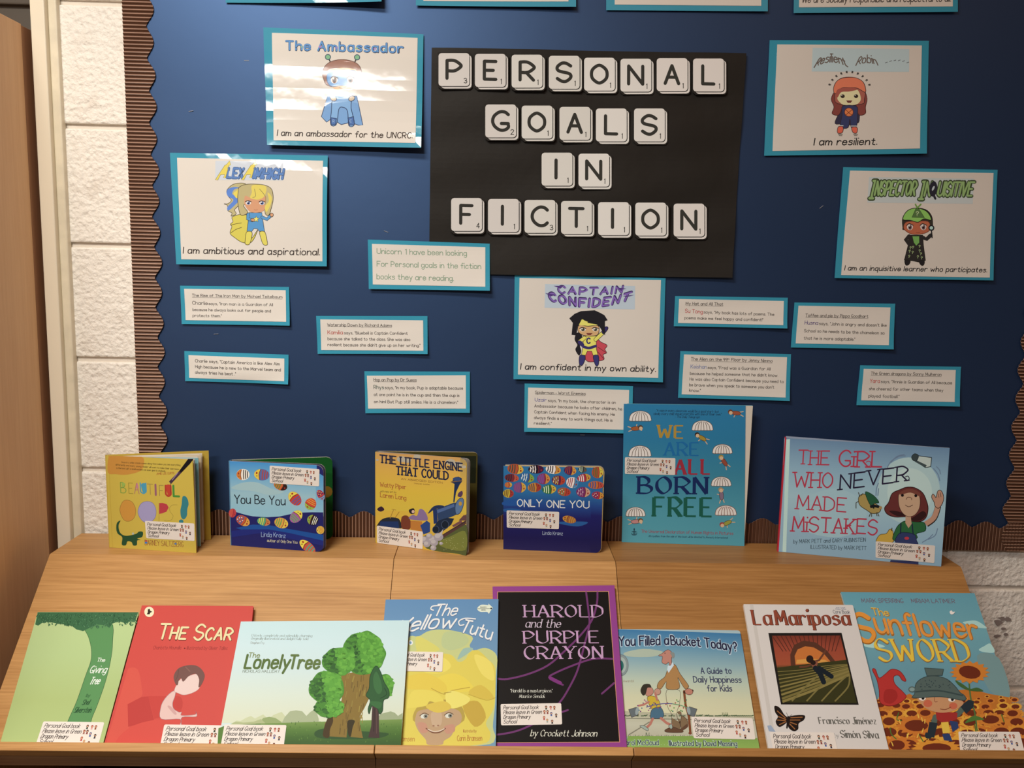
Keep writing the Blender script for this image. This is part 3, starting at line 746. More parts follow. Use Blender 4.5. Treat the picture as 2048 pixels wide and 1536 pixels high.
# black sugar paper with the cut-out letter tiles
def crump(u, v):
    return .0012*math.sin(u*9+v*4)+.0009*math.sin(u*23-v*11)+.0007*math.sin(v*27+u*6)+.0016*abs(math.sin(u*5.3+v*2.2))-.0008+.004*v**6+.003*(u**8)
bs = Surf(K4, P_('42,47 2012,85 1920,1490 25,1465'), (0, -.0150, 1), WN, 'd0c0b2', crump)
bt = thing('title_sheet', 'large creased black sugar paper sheet carrying the white letter tiles', 'paper sheet', bs.at(25, 1465))
sheet('black_paper', bt, bs, '42,47 2012,85 1920,1490 25,1465', M_BLACK, (.02, .02, .02), nx=60, ny=44)
ROWS = (('PERSONAL', '31111111', [(85, 83), (313, 88), (543, 93), (776, 100), (997, 112), (1225, 118), (1452, 115), (1680, 117)], 'top'),
        ('GOALS', '21111', [(378, 405), (606, 412), (843, 420), (1071, 430), (1310, 430)], 'second'),
        ('IN', '11', [(731, 707), (962, 713)], 'third'),
        ('FICTION', '4131111', [(164, 991), (395, 997), (624, 1003), (853, 1010), (1085, 1017), (1318, 1020), (1558, 1026)], 'bottom'))
ORD = ['first', 'second', 'third', 'fourth', 'fifth', 'sixth', 'seventh', 'last']
def rrect(x0, y0, x1, y1, r, sk=0):
    out = []
    for cx, cy, a0 in ((x1-r, y0+r, -90), (x1-r, y1-r, 0), (x0+r, y1-r, 90), (x0+r, y0+r, 180)):
        for k in range(4):
            a = math.radians(a0+k*30); out.append((cx+r*math.cos(a)+sk*(cy-y0), cy+r*math.sin(a)))
    return out
for word, nums, pos, rn in ROWS:
    for i, (ch, nm, (x, y)) in enumerate(zip(word, nums, pos)):
        W_, H_ = 194, 208; tilt = rnd.uniform(-.004, .012)
        q = [(x-6, y-6), (x+W_+22, y-4), (x+W_+20, y+H_+22), (x-6, y+H_+20)]
        wc = ['dccec0', 'd6c6ba', 'ccbcb0', 'c6b4aa'][min(3, int(x/450))]
        base = crump((x-30)/1950, (y-60)/1400)
        s = Surf(K4, q, (0, -.0184-base, 1), WN, wc, (lambda r1, r2: lambda u, v: .0006+.0012*r1*u*v+.001*r2*(u-.5)**2)(rnd.random(), rnd.random()))
        t = thing('letter_tile', 'white cut-out letter %s with a small %s, %s tile in the %s row' % (ch, nm, ORD[i] if i < len(word)-1 else 'last', rn), 'letter tile', s.at(x, y+H_), 'letter tiles spelling the board title')
        k = 22
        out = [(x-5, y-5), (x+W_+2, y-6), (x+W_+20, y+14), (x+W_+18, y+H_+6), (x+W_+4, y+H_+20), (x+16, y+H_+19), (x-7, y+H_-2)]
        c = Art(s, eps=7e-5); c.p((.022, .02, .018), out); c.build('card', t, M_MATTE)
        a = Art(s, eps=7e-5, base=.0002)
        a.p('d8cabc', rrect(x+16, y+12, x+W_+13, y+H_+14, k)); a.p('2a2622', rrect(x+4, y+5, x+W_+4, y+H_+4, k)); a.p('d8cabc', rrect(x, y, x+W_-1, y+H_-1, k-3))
        w0 = {'I': 10, 'M': 120, 'O': 98, 'N': 88, 'L': 70, 'F': 70, 'E': 72, 'T': 84, 'G': 98, 'C': 95}.get(ch, 84); cx = x+95
        a.t(ch, cx-w0/2, y+158, cx+w0/2, y+160, 112, '34302a', 2.55)
        a.t(nm, x+160, y+188, x+(166 if nm == '1' else 178), y+188, 30, '34302a', 2.0)
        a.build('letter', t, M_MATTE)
# small staples and scuffs left in the backing paper
for i, (x, y, an) in enumerate(((382, 222, 10), (493, 121, 0), (1643, 414, 40), (432, 668, 5), (772, 463, -20), (1165, 870, 0))):
    p = hit(x, y, Vector((0, -.0128, 1)), Vector(WN)); a = math.radians(an); dx, dz = .0045*math.cos(a), .0045*math.sin(a)
    pts = [(p.x-dx-dz*.08, p.y, p.z-dz+dx*.08), (p.x+dx-dz*.08, p.y, p.z+dz+dx*.08), (p.x+dx+dz*.08, p.y, p.z+dz-dx*.08), (p.x-dx+dz*.08, p.y, p.z-dz-dx*.08)]
    prism('staple', bd, pts, (0, .0012, 0), M_CORR, (.35, .36, .40))
# ================================================================ BOOKS
TABLE = (Vector((0, 0, ZT+.0002)), Vector((0, 0, 1)))
STK = [(75, 6, '5a3c34', '3a4a40'), (82.5, 6.5, '9a3a3c', 'd8a0a0'), (88.5, 6.5, '8a4238', '8a5a40'), (72, 13.5, '8a4038', '9a6a60'), (77, 13.5, '5a3a3a', '8a4848'), (83, 17, '46588a', '4a62a4'),
       (91, 19.5, '3a2e30', '40404c'), (71, 23.5, 'a85a4a', 'b04a50'), (76, 28, 'b89a78', '9aa8a0'), (84, 30, '6a3c34', '3a3436')]
def sticker(book, surf, quad, base, text=True):
    quad = P_(quad); h = homog([(0, 0), (100, 0), (100, 36), (0, 36)], quad)
    xf = lambda x, y: hap(h, x, y)
    out = [xf(x, y) for x, y in rrect(0, 0, 100, 36, 2.2)]
    pts = [surf.at(x, y, base+.00012) for x, y in out]
    st = prism('sticker', book, pts, -surf.n*.0001, M_SATIN, (.77, .735, .70))
    a = Art(surf, xf=xf, base=base+.00015, eps=3e-5, fine=False)
    for t, y, x1 in (('Personal Goal book', 9.2, 62), ('Please leave in Green', 17.2, 67), ('Dragon Primary', 25.2, 48), ('School', 33, 25)):
        a.t(t, 4, y, x1, y, 6.2, (.06, .05, .05), 1.75, .32)
    for x, y, c1, c2 in STK:
        d = (-.06, -.02, 0, .0, -.02)
        a.p(hexlin(c2), [(x-1.5, y+4.6), (x-1.0, y+.6), (x+1.0, y+.6), (x+1.5, y+4.6)], lay=1)
        a.c(hexlin(c1), x, y, 2.0, 2.1, k=8, lay=2); a.c(hexlin('d8a888'), x, y+.5, 1.2, 1.1, k=6, lay=3)
    a.build('sticker_print', st, M_SATIN)
    return st
def qout(s, r0=0, r1=0, ov=0):                     # cover outline, rounded on the right by r (fraction of width)
    pts = []
    if r1:
        asp = r0
        for cx, cy, a0 in ((1-r1, r1*asp, -90), (1-r1, 1-r1*asp, 0)):
            for k in range(6):
                a = math.radians(a0+18*k); pts.append(hap(s.hi, cx+r1*math.cos(a), cy+r1*asp*math.sin(a)))
        return [hap(s.hi, 0, 0)]+pts+[hap(s.hi, 0, 1)]
    return [hap(s.hi, *p) for p in UV]
def rr3(A, B, h, r=0, h2=None):
    h2 = h2 or h; e = (B-A); L = e.length; e = e/L; z = Vector((0, 0, 1)); out = [A, ]
    if not r: return [A, B, B+z*h2, A+z*h]
    for cx, cy, a0 in ((L-r, r, -90), (L-r, h2-r, 0)):
        for k in range(6):
            a = math.radians(a0+18*k); out.append(A+e*(cx+r*math.cos(a))+z*(cy+r*math.sin(a)))
    return out+[A+z*h]
def standing(name, label, org, quad, wcol, tf, edge, art, stk=None, rad=0, asp=1, group='picture books standing on top of the display units'):
    quad = P_(quad)
    s0 = Surf(org, quad, TABLE[0], TABLE[1], wcol)
    A = hit(*s0.px(*quad[3]), *TABLE); B = hit(*s0.px(*quad[2]), *TABLE)
    e = (B-A).normalized(); n = Vector((e.y, -e.x, 0))
    if n.y > 0: n = -n
    s = Surf(org, quad, A, n, wcol)
    t = thing(name, label, 'book', (A+B)/2, group)
    out = qout(s, asp, rad)
    fc = prism('front_cover', t, [s.at(x, y) for x, y in out], -s.n*tf, M_SATIN, edge if not isinstance(edge, tuple) or len(edge) == 3 else edge, edge)
    a = Art(s, base=.0001); a.rad = (asp, rad); art(a, s, out)
    a.build('cover_print', fc, M_SATIN)
    ml = max(a.L)*a.eps+.0002
    if stk: sticker(t, s, stk, ml)
    return t, s, A, B, e, s.n
CREAM = (.62, .56, .46)

# 1. yellow hardback, pages fanned open
def art1(a, s, out):
    a.p('d2ae3e', out); a.l('c39a30', 5, '168,190 215,1315', cap=False)
    a.sm('d08a34', '165,215 215,195 480,205 590,215 600,300 560,380 400,425 260,420 160,400')
    for t, x0, y0, x1, y1, h in (('Once in a while a book comes along that makes you see everything', 325, 282, 1050, 318, 20), ('differently and every young reader will want to make their own mess', 255, 312, 1030, 368, 20), ('is the best gift a small mistake can ever give to anybody', 265, 352, 865, 392, 20)):
        a.t(t, x0, y0, x1, y1, h, '5a4424', 1.8)
    a.t('JAMIE LEE CURTIS', 755, 425, 975, 418, 24, 'b86a30', 2)
    for ch, x0, y, w_, c, k in (('B', 318, 648, 62, '7a9a3c', 1.0), ('E', 418, 655, 50, '9a8430', .8), ('A', 487, 658, 56, 'b06a68', .9), ('U', 562, 655, 68, '4a96a8', 1.6), ('T', 648, 668, 66, 'a07c44', .8), ('I', 748, 676, 8, '9a5a68', 2.6), ('F', 795, 685, 50, '9a7a3c', .8), ('U', 872, 688, 62, 'b83a28', 2.4), ('L', 968, 690, 66, '4f8a32', 2.8)):
        a.t(ch, x0, y, x0+w_, y+3, 128, c, k)
    a.sm('9cb04a', '330,520 375,540 350,570 335,575'); a.sm('4a96a8', '568,540 630,540 620,640 600,655 580,620'); a.sm('c8402a', '872,556 930,556 925,650 905,690 885,640')
    a.sm('c87e80', '505,590 520,525 535,590')
    a.sm('d48f34', '305,860 340,760 395,738 460,765 500,850 485,950 420,998 350,975', o=('a0702c', 5)); a.sm('a897b4', '528,890 560,790 630,755 710,775 750,860 735,960 660,1015 580,990', o=('807094', 5))
    a.p('c03c40', '785,775 830,772 885,790 905,830 880,880 830,900 790,908', sm=False); a.l('b08c34', 6, '787,775 787,1000')
    a.l('a88a34', 5, '1012,798 950,800 915,840 930,890 960,930 940,980 880,995 850,985', sm=True)
    a.sm('357c7c', '1075,700 1110,690 1140,730 1150,790 1135,850 1130,930 1095,975 1060,950 1050,870 1065,790'); a.c('357c7c', 1060, 1000, 28, 24)
    a.p('1f1a1c', '1145,232 1212,232 1170,290 1060,405 1035,380'); a.p('4c3440', '1035,380 1060,405 935,540 910,510'); a.l('9a7890', 10, '1020,400 950,490'); a.l('7a3a34', 5, '930,535 925,590 930,640')
    a.sm('2c4f30', '305,990 270,1020 262,1090 280,1150 335,1195 330,1285 380,1292 400,1245 450,1255 470,1295 515,1290 520,1235 560,1228 520,1210 580,1190 588,1130 540,1125 510,1150 440,1170 370,1175 320,1150 295,1100 292,1040 312,998'); a.c('b8b8a0', 468, 1150, 14)
    a.t('BARNEY SALTZBERG', 615, 1290, 1085, 1312, 62, '9a5a30', 1.3); a.c('c03c40', 630, 1240, 16, 10); a.c('4a7ab0', 628, 1262, 18, 12); a.c('4a7ab0', 990, 1275, 14, 10)
B1 = (190, 880, 6.144)
t, s, A, B, e, n = standing('picture_book', 'yellow hardback with multicoloured OOPS lettering and a green lizard, standing with fanned pages', B1, '135,190 1200,245 1245,1390 183,1320', 'e6d4c2', .0025, (.52, .36, .05), art1, '615,992 1222,1025 1226,1240 632,1205')
C1 = hit(*s.px(1425, 1225), *TABLE); h = s.at(135, 190).z-ZT
A1 = A-n*.004; e2 = (C1-A1).normalized(); n2 = Vector((e2.y, -e2.x, 0)); n2 = -n2 if n2.y > 0 else n2
prism('back_cover', t, rr3(A1, C1, h, 0, h*1.0), -n2*.0025, M_SATIN, (.50, .36, .06), (.55, .40, .08))
prism('spine', t, [A+n*-.0001, A1-n2*.0025-Vector((.001, 0, 0)), A1-n2*.0025-Vector((.001, 0, 0))+Vector((0, 0, h)), A+Vector((0, 0, h))], Vector((-.0016, 0, 0)), M_SATIN, (.52, .38, .06))
W1 = (B-A).length
for k, (f, tt, c) in enumerate(((.10, .004, (.70, .66, .56)), (.25, .003, (.66, .60, .48)), (.40, .0025, (.20, .42, .48)), (.52, .003, (.68, .64, .56)), (.70, .0025, (.60, .50, .36)), (.82, .003, (.70, .66, .58)), (.93, .003, (.64, .58, .46)))):
    L = W1*(.965-.02*(k % 2)); p0 = A.lerp(A1, .5)+e*.002+Vector((0, 0, .003)); d_ = e.lerp(e2, f).normalized(); p1 = p0+d_*L
    nn = Vector((d_.y, -d_.x, 0)); nn = -nn if nn.y > 0 else nn
    prism('page', t, rr3(p0, p1, h-.006), -nn*tt*.6, M_PAGE, c, (.72, .68, .60))

# painted pebble fish used on two covers
def fish(a, x, y, rx, ry, rot, c1, c2, face='d8a83a', dots=None):
    r = math.radians(rot); ca, sa = math.cos(r), math.sin(r); T = lambda u, v: (x+u*ca-v*sa, y+u*sa+v*ca)
    l0 = a.p(c1, [T(rx*math.cos(k*.5236), ry*math.sin(k*.5236)) for k in range(12)], sm=True)
    for i, u in enumerate((-.72, -.42, -.12)):
        hh = ry*math.sqrt(1-u*u)*.86; a.l(c2, rx*.13, [T(u*rx, -hh), T(u*rx+rx*.05, 0), T(u*rx, hh)], sm=True, cap=False)
    a.p('7a2c24', [T(rx*(.12+.06*math.cos(k*.5236))+0, ry*.97*math.sin(k*.5236)) for k in range(12)]) if 0 else None
    P2 = [T(rx*.22, -ry*.9), T(rx*.6, -ry*.76), T(rx*.9, -ry*.4), T(rx, 0), T(rx*.9, ry*.4), T(rx*.6, ry*.76), T(rx*.22, ry*.9), T(rx*.34, 0)]
    a.p(face, P2, sm=True); a.l('7a2c24', rx*.08, [T(rx*.22, -ry*.9), T(rx*.36, 0), T(rx*.22, ry*.9)], sm=True, cap=False)
    q = T(rx*.68, ry*.2); a.c('a02a20', q[0], q[1], rx*.12, ry*.2, rot, k=8); q = T(rx*.62, -ry*.3); a.c('3a2a18', q[0], q[1], rx*.07, k=6)
    if dots:
        for u, v in ((-.6, -.2), (-.3, .4), (-.35, -.45), (-.05, 0), (-.75, .25)): q = T(u*rx, v*ry); a.c(dots, q[0], q[1], rx*.08, k=6)

# 2. blue board book, half open, green inside
def art2(a, s, out):
    h = homog(UV, [hap(s.hi, *p) for p in UV]); f = lambda *c: [hap(s.hi, *p) for p in c]
    a.p('26245a', out)
    a.grad(f((0, 0), (.93, 0), (.93, .55), (0, .55)), ['3f86b8', '6fa0b8', '94b0b4', '8cb0b8']); a.grad(f((.92, .07), (1, .12), (1, .55), (.92, .55)), ['4a8ab4', '6fa0b8', '88aeb8'])
    a.p('8cb0b8', f((0, .54), (1, .54), (1, .58), (.8, .58), (.6, .63), (.4, .65), (.2, .63), (0, .58)))
    a.sm('9cb2b0', '150,540 300,480 480,480 660,560 820,600 640,640 420,590 200,570')
    a.p('26245a', '132,830 260,880 420,912 600,924 760,915 900,885 1040,865 1180,860 1322,862 1325,1150 1100,1110 860,1070 640,1030 430,1020 240,1050 140,1120')
    a.p('1e4a8a', '200,1062 420,1018 640,1028 860,1070 1100,1112 1325,1150 1325,1230 900,1130 600,1080 300,1090'); a.p('242a6c', '145,1100 300,1080 620,1078 900,1128 1325,1225 1325,1290 900,1200 500,1130 150,1180')
    a.t('You Be You', 188, 742, 835, 770, 108, '23262c', 1.6, jit=.6)
    a.t('Linda Kranz', 530, 1170, 840, 1190, 58, '98a8c4', 1.2, jit=.8, caps=0); a.t('author of Only One You', 605, 1238, 990, 1262, 36, 'c4b494', 1.6)
    fish(a, 295, 378, 84, 72, 180, 'e8dcc0', '262020', 'd0742c'); fish(a, 535, 380, 98, 74, 186, '5a6290', 'b0402c', 'e0b838'); fish(a, 775, 520, 90, 58, 20, 'c4602c', '4a8038', '30201c')
    fish(a, 958, 685, 100, 72, 230, 'c03a30', '4a5a90', 'e0c040'); fish(a, 1160, 755, 76, 72, 120, 'c8402c', 'd8942c', '9aa83c'); fish(a, 1290, 640, 72, 44, 60, 'b83a40', '26205a', '7a8aa8', 'e8c84a')
    fish(a, 160, 870, 48, 58, 10, 'b8343c', 'd8603c', 'c23c40'); fish(a, 295, 968, 94, 62, 28, 'c0502c', '50588c', 'd8943a', 'e8e0d0'); fish(a, 560, 980, 84, 52, 12, '5a9a6a', 'd8c040', 'c87840')
    fish(a, 785, 998, 90, 66, 18, 'd8963a', '5a9a48', 'e0b43c'); fish(a, 975, 915, 92, 70, 315, 'a05a8a', '5aa048', 'e0c840'); fish(a, 1188, 960, 72, 68, 200, '2a2024', 'e0dcd0', '8a9a3c', 'd8c840')
    fish(a, 1285, 1088, 50, 52, 160, 'd8a83a', 'c8782c', 'e0b84a'); fish(a, 1120, 1300, 120, 60, 218, 'c0503c', '4a9a78', 'e4c840')
B2 = (440, 890, 6.4)
t, s, A, B, e, n = standing('board_book', 'blue board book with painted pebbles over dark waves, half open on green pages', B2, '122,205 1325,262 1325,1372 148,1285', 'd8c6b8', .0010, CREAM, art2, '638,262 1275,308 1270,528 640,487', .075, 1.05)
h = s.at(122, 205).z-ZT
for k in range(3):
    o = -n*(.0012+.0018*k)+e*(.0008*k+.0008); q = rr3(A+o, B+o+e*.0005, h+.0002, .013, s.at(1325, 262).z-ZT+.001)
    prism('page', t, q, -n*.0014, M_SATIN, (.05, .05, .10), (.60, .56, .50) if k == 2 else (.04, .035, .06))
C2 = hit(*s.px(1445, 1200), *TABLE); A2 = A-n*.0075+e*.0005; e2 = (C2-A2).normalized(); n2 = Vector((e2.y, -e2.x, 0)); n2 = -n2 if n2.y > 0 else n2
bc = prism('back_cover', t, rr3(A2, C2, h, .012), -n2*.0035, M_SATIN, (.010, .095, .020), (.62, .57, .48))
Z = Vector((0, 0, 1)); L2_ = (C2-A2).length
def spot(par, O, e_, n_, u, v, r, col, name='page_picture'):
    pts = [O+e_*(u+r*math.cos(k*.628))+Z*(v+r*math.sin(k*.628))+n_*.0002 for k in range(10)]
    return prism(name, par, pts, -n_*.0001, M_SATIN, col)
spot(bc, A2, e2, n2, L2_-.012, h*.58, .012, (.22, .13, .02)); 
prism('spine', t, [A+Vector((-.0006, 0, 0)), A2-n2*.0035+Vector((-.0006, 0, 0)), A2-n2*.0035+Vector((-.0006, 0, h)), A+Vector((-.0006, 0, h))], Vector((-.0012, 0, 0)), M_SATIN, (.12, .30, .5))

# 3. orange board book with a steam engine
def art3(a, s, out):
    a.p('d9a832', out)
    a.grad('135,150 1180,215 1180,900 135,860', ['d09450', 'dca43c', 'dcae30', 'd8b034']); a.grad('1170,215 1240,260 1248,910 1170,900', ['b08c50', 'd8a43a', 'd8b034'])
    for x, y, r in ((450, 235, 60), (520, 250, 50), (1050, 270, 60), (1140, 300, 60), (1215, 330, 30), (150, 245, 20), (640, 205, 45)): a.c('b8a488', x, y, r, r*.62, k=14)
    a.sm('5a5c30', '1245,1045 1245,1405 1150,1400 760,1335 720,1180 900,1180 1050,1130')
    a.sm('7c7a34', '1230,1120 1235,1350 1000,1330 900,1260 1060,1180')
    a.p('5a3a34', '940,1170 1240,985 1242,1030 960,1205'); a.p('6a4440', '1150,990 1210,925 1245,920 1245,990'); a.l('3c2c2c', 8, '930,1180 1240,1000')
    a.sm('2c2c30', '140,1060 200,980 290,950 400,960 440,1010 440,1085 140,1060'); a.p('24355c', '190,1000 410,1000 420,1080 180,1062')
    a.sm('783a26', '450,950 520,930 560,1000 550,1095 455,1085'); a.p('c0742c', '560,990 700,1000 715,1125 560,1100'); a.sm('8a6a8a', '540,950 590,920 640,930 670,850 720,860 760,920 770,980 700,990 560,975')
    a.sm('2c2426', '540,860 600,840 610,900 560,905'); a.c('d8a890', 592, 880, 18, 20); a.l('a8782c', 8, '310,960 350,860'); a.l('a8782c', 8, '375,950 420,885'); a.l('a8782c', 6, '330,850 380,860')
    a.sm('3c2430', '150,850 200,815 238,855 190,880')
    a.p('2c4478', '680,1050 760,990 800,1020 800,1130 720,1160')
    a.p('26355c', '835,850 880,840 895,990 880,1025 845,1030'); a.p('32425f', '880,850 1090,770 1150,770 1160,900 1060,945 900,1000'); a.p('50648a', '885,860 1095,785 1100,820 890,900')
    a.sm('2a3450', '775,905 830,825 900,800 970,810 960,835 860,850')
    a.p('22304e', '1085,765 1100,540 1060,520 1110,455 1150,450 1190,470 1190,515 1165,545 1120,640 1100,765'); a.l('7a5a3c', 12, '1062,515 1192,500'); a.c('34486e', 1128, 480, 50, 24)
    a.sm('5c728e', '1150,730 1195,712 1215,760 1190,860 1150,910 1115,900 1110,800', o=('24304a', 6)); a.c('c08a30', 1172, 782, 20, 26)
    a.sm('5a3a50', '1140,690 1150,650 1190,625 1202,660 1180,700'); a.p('242c3c', '900,990 1010,955 1095,965 1060,1040 960,1120 880,1150 850,1060'); a.c('1e242e', 985, 1040, 44, 50, 0, ('4a5468', 6)); a.c('1e242e', 870, 1100, 40, 44, 0, ('4a5468', 6)); a.p('7a4a48', '1070,1050 1180,985 1200,1010 1090,1070')
    for x, y, r in ((730, 1225, 50), (760, 1280, 44), (830, 1225, 60), (850, 1260, 50), (905, 1190, 58), (935, 1270, 22), (840, 1325, 38), (790, 1180, 40)): a.c('a89898', x, y, r, r*.85, k=16); a.c('c0b0a8', x-r*.2, y-r*.25, r*.6, r*.5, k=12)
    a.p('c0b0a8', '900,1170 965,1090 940,1180')
    for k in range(26): a.c('b8b070', rnd.uniform(960, 1225), rnd.uniform(1190, 1370), 4, k=6)
    a.t('THE LITTLE ENGINE', 185, 275, 1195, 380, 92, '23263c', 2.5, serif='slab'); a.t('THAT COULD', 385, 420, 1022, 488, 96, '23263c', 2.5, serif='slab')
    a.t('AN ABRIDGED EDITION', 445, 488, 952, 535, 22, '7a4a28', 1.8); a.t('TRADE MARK', 600, 540, 795, 555, 14, '7a4a28', 1.8)
    a.t('Watty Piper', 188, 572, 505, 602, 50, 'a8482c', 1.5, serif='slab'); a.t('with new art by', 188, 638, 385, 652, 22, '7a5a30', 1.5); a.t('Loren Long', 188, 698, 505, 735, 50, 'a8482c', 1.5, serif='slab')
B3 = (730, 880, 6.144)
t, s, A, B, e, n = standing('board_book', 'orange board book with a dark blue steam locomotive, standing open', B3, '133,148 1250,240 1240,1420 135,1262', 'e0cdbc', .0010, (.60, .50, .38), art3, '148,1050 712,1125 710,1340 150,1262', .05, .95)
h = s.at(133, 148).z-ZT
for k in range(3):
    o = -n*(.0012+.0018*k)+e*(.0012*k+.001); prism('page', t, rr3(A+o, B+o, h+.0002, .008, s.at(1250, 240).z-ZT+.001), -n*.0014, M_SATIN, (.2, .18, .16), (.34, .31, .30))
C3 = hit(*s.px(1365, 1255), *TABLE); A2 = A-n*.0075+e*.0005; e2 = (C3-A2).normalized(); n2 = Vector((e2.y, -e2.x, 0)); n2 = -n2 if n2.y > 0 else n2
bc = prism('back_cover', t, rr3(A2, C3, h, .008), -n2*.0035, M_SATIN, (.075, .065, .018), (.62, .52, .34))
L3_ = (C3-A2).length
O3 = A2+Z*(h*.66)+n2*.0002
prism('page_picture', bc, [O3, O3+e2*(L3_-.003), O3+e2*(L3_-.003)+Z*(h*.30), O3+Z*(h*.30)], -n2*.0001, M_SATIN, (.018, .022, .012))
prism('page_picture', bc, [O3+e2*(L3_*.62)+Z*.03+n2*.0001, O3+e2*(L3_*.85)+Z*.03+n2*.0001, O3+e2*(L3_*.85)+Z*.04+n2*.0001, O3+e2*(L3_*.62)+Z*.04+n2*.0001], -n2*.0001, M_SATIN, (.28, .07, .03))
prism('spine', t, [A+Vector((-.0006, 0, 0)), A2-n2*.0035+Vector((-.0006, 0, 0)), A2-n2*.0035+Vector((-.0006, 0, h)), A+Vector((-.0006, 0, h))], Vector((-.0012, 0, 0)), M_SATIN, (.6, .42, .10))

# 4. navy board book, nearly closed
def art4(a, s, out):
    f = lambda *c: [hap(s.hi, *p) for p in c]
    a.p('231e4c', out); a.grad(f((0, .05), (1, .05), (1, 1), (0, 1)), ['2a6e98', '2a6894', '263f7c', '241e54', '231c48', '252048'], [0, .3, .42, .55, .8, .95]) if 0 else None
    a.grad(f((0, 0), (.90, 0), (.90, 1), (0, 1)), ['2a6e98', '2a6894', '26447f', '24205a', '221c4a', '2a2450'], [0, .3, .45, .6, .85, 1]); a.grad(f((.89, .06), (1, .09), (1, .95), (.89, .97)), ['2a6894', '2a6090', '26447f', '24205a', '221c4a', '262048'], [0, .3, .42, .55, .85, 1])
    a.sm('24508c', '180,690 400,650 700,690 420,740 190,740'); a.sm('28588e', '900,960 1300,960 1180,1020 950,990'); a.sm('26548a', '180,790 300,780 420,800 220,830')
    D = [(340, 255, 108, 68, 8, 'b8502c', '3a4a40', 'dca838'), (615, 258, 104, 58, 0, '2a1c28', 'dcd4c8', '4a1c3c'), (845, 262, 102, 58, 8, 'e0d8cc', '241c22', 'd08c34'), (1070, 275, 82, 60, 8, '4c2450', 'b0442c', 'd8943a'), (1235, 262, 60, 42, 5, '24403c', 'c8c49c', '4a5c50'), (1435, 300, 76, 76, 0, 'b8482c', '4a6a34', 'd8b83a'),
         (290, 372, 96, 52, 6, '7a2c34', '28282c', 'c0543c'), (495, 370, 96, 62, 12, '2c5a8c', 'b0b8c0', '84a03c'), (715, 385, 86, 72, 0, '8c3458', '7a5ab0', 'd08438'), (915, 405, 90, 64, 4, '6a2048', 'c8a02c', 'b8402c'), (1100, 435, 82, 72, 12, 'e0d8d0', 'a8303c', '4a80a4'), (1255, 372, 90, 54, -8, 'a82c3c', 'd8d0c8', 'd0943a'), (1415, 468, 104, 52, 2, 'c8642c', '34508c', 'c04c3c'),
         (245, 465, 50, 38, 0, 'b0302c', 'd8a03a', 'd8a03a'), (395, 500, 86, 72, 0, '6a4a84', 'a84c5c', 'd8a03a'), (595, 500, 90, 62, -4, 'c87c2c', '28344c', 'a8382c'), (790, 525, 94, 62, -3, '2c6a34', 'c8c8a0', 'd0a83a'), (990, 558, 88, 56, 8, 'b84a2c', '4c8044', 'b83c2c'), (1245, 562, 94, 68, 3, '7a2c5c', 'a8607c', 'c89070'), (1440, 605, 80, 50, 8, 'b0303c', '4c2c5c', 'd08c30'), (245, 580, 72, 56, 4, 'c8a42c', '6a3c24', 'a83430')]
    for x, y, rx, ry, r, c1, c2, fc in D: fish(a, x, y, rx, ry, r, c1, c2, fc, 'e8d8b0' if int(x) % 3 == 0 else None)
    fish(a, 1060, 928, 92, 48, 194, 'a8602c', 'c08a34', 'c8862c')
    a.t('ONLY ONE YOU', 365, 752, 1322, 775, 92, 'd0c8c4', 1.9, jit=1.0, sep=2.8); a.t('Linda Kranz', 703, 1130, 972, 1138, 46, 'a0a4b0', 1.35, jit=.8)
B4 = (980, 900, 6.68)
t, s, A, B, e, n = standing('board_book', 'navy board book with rows of painted pebbles across its top, nearly closed', B4, '180,212 1512,238 1480,1378 178,1325', 'c8b6a8', .0010, (.60, .52, .38), art4, '222,805 925,825 920,1055 225,1035', .06, 1.1)
h = s.at(180, 212).z-ZT; hr = s.at(1512, 238).z-ZT
for k in range(4):
    o = -n*(.0012+.0017*k)+Vector((0, 0, 0)); o2 = -n*(.0012+.0030*k); prism('page', t, rr3(A+o, B+o2+e*.001, h+.0002*k, .010, hr+.0002*k), -n*.0013, M_SATIN, (.5, .4, .2), (.58, .44, .16) if k == 1 else (.55, .50, .42))
prism('back_cover', t, rr3(A-n*.0085, B-n*.0145, h+.001, .010, hr+.001), -n*.0018, M_SATIN, (.03, .05, .12), (.12, .16, .24))

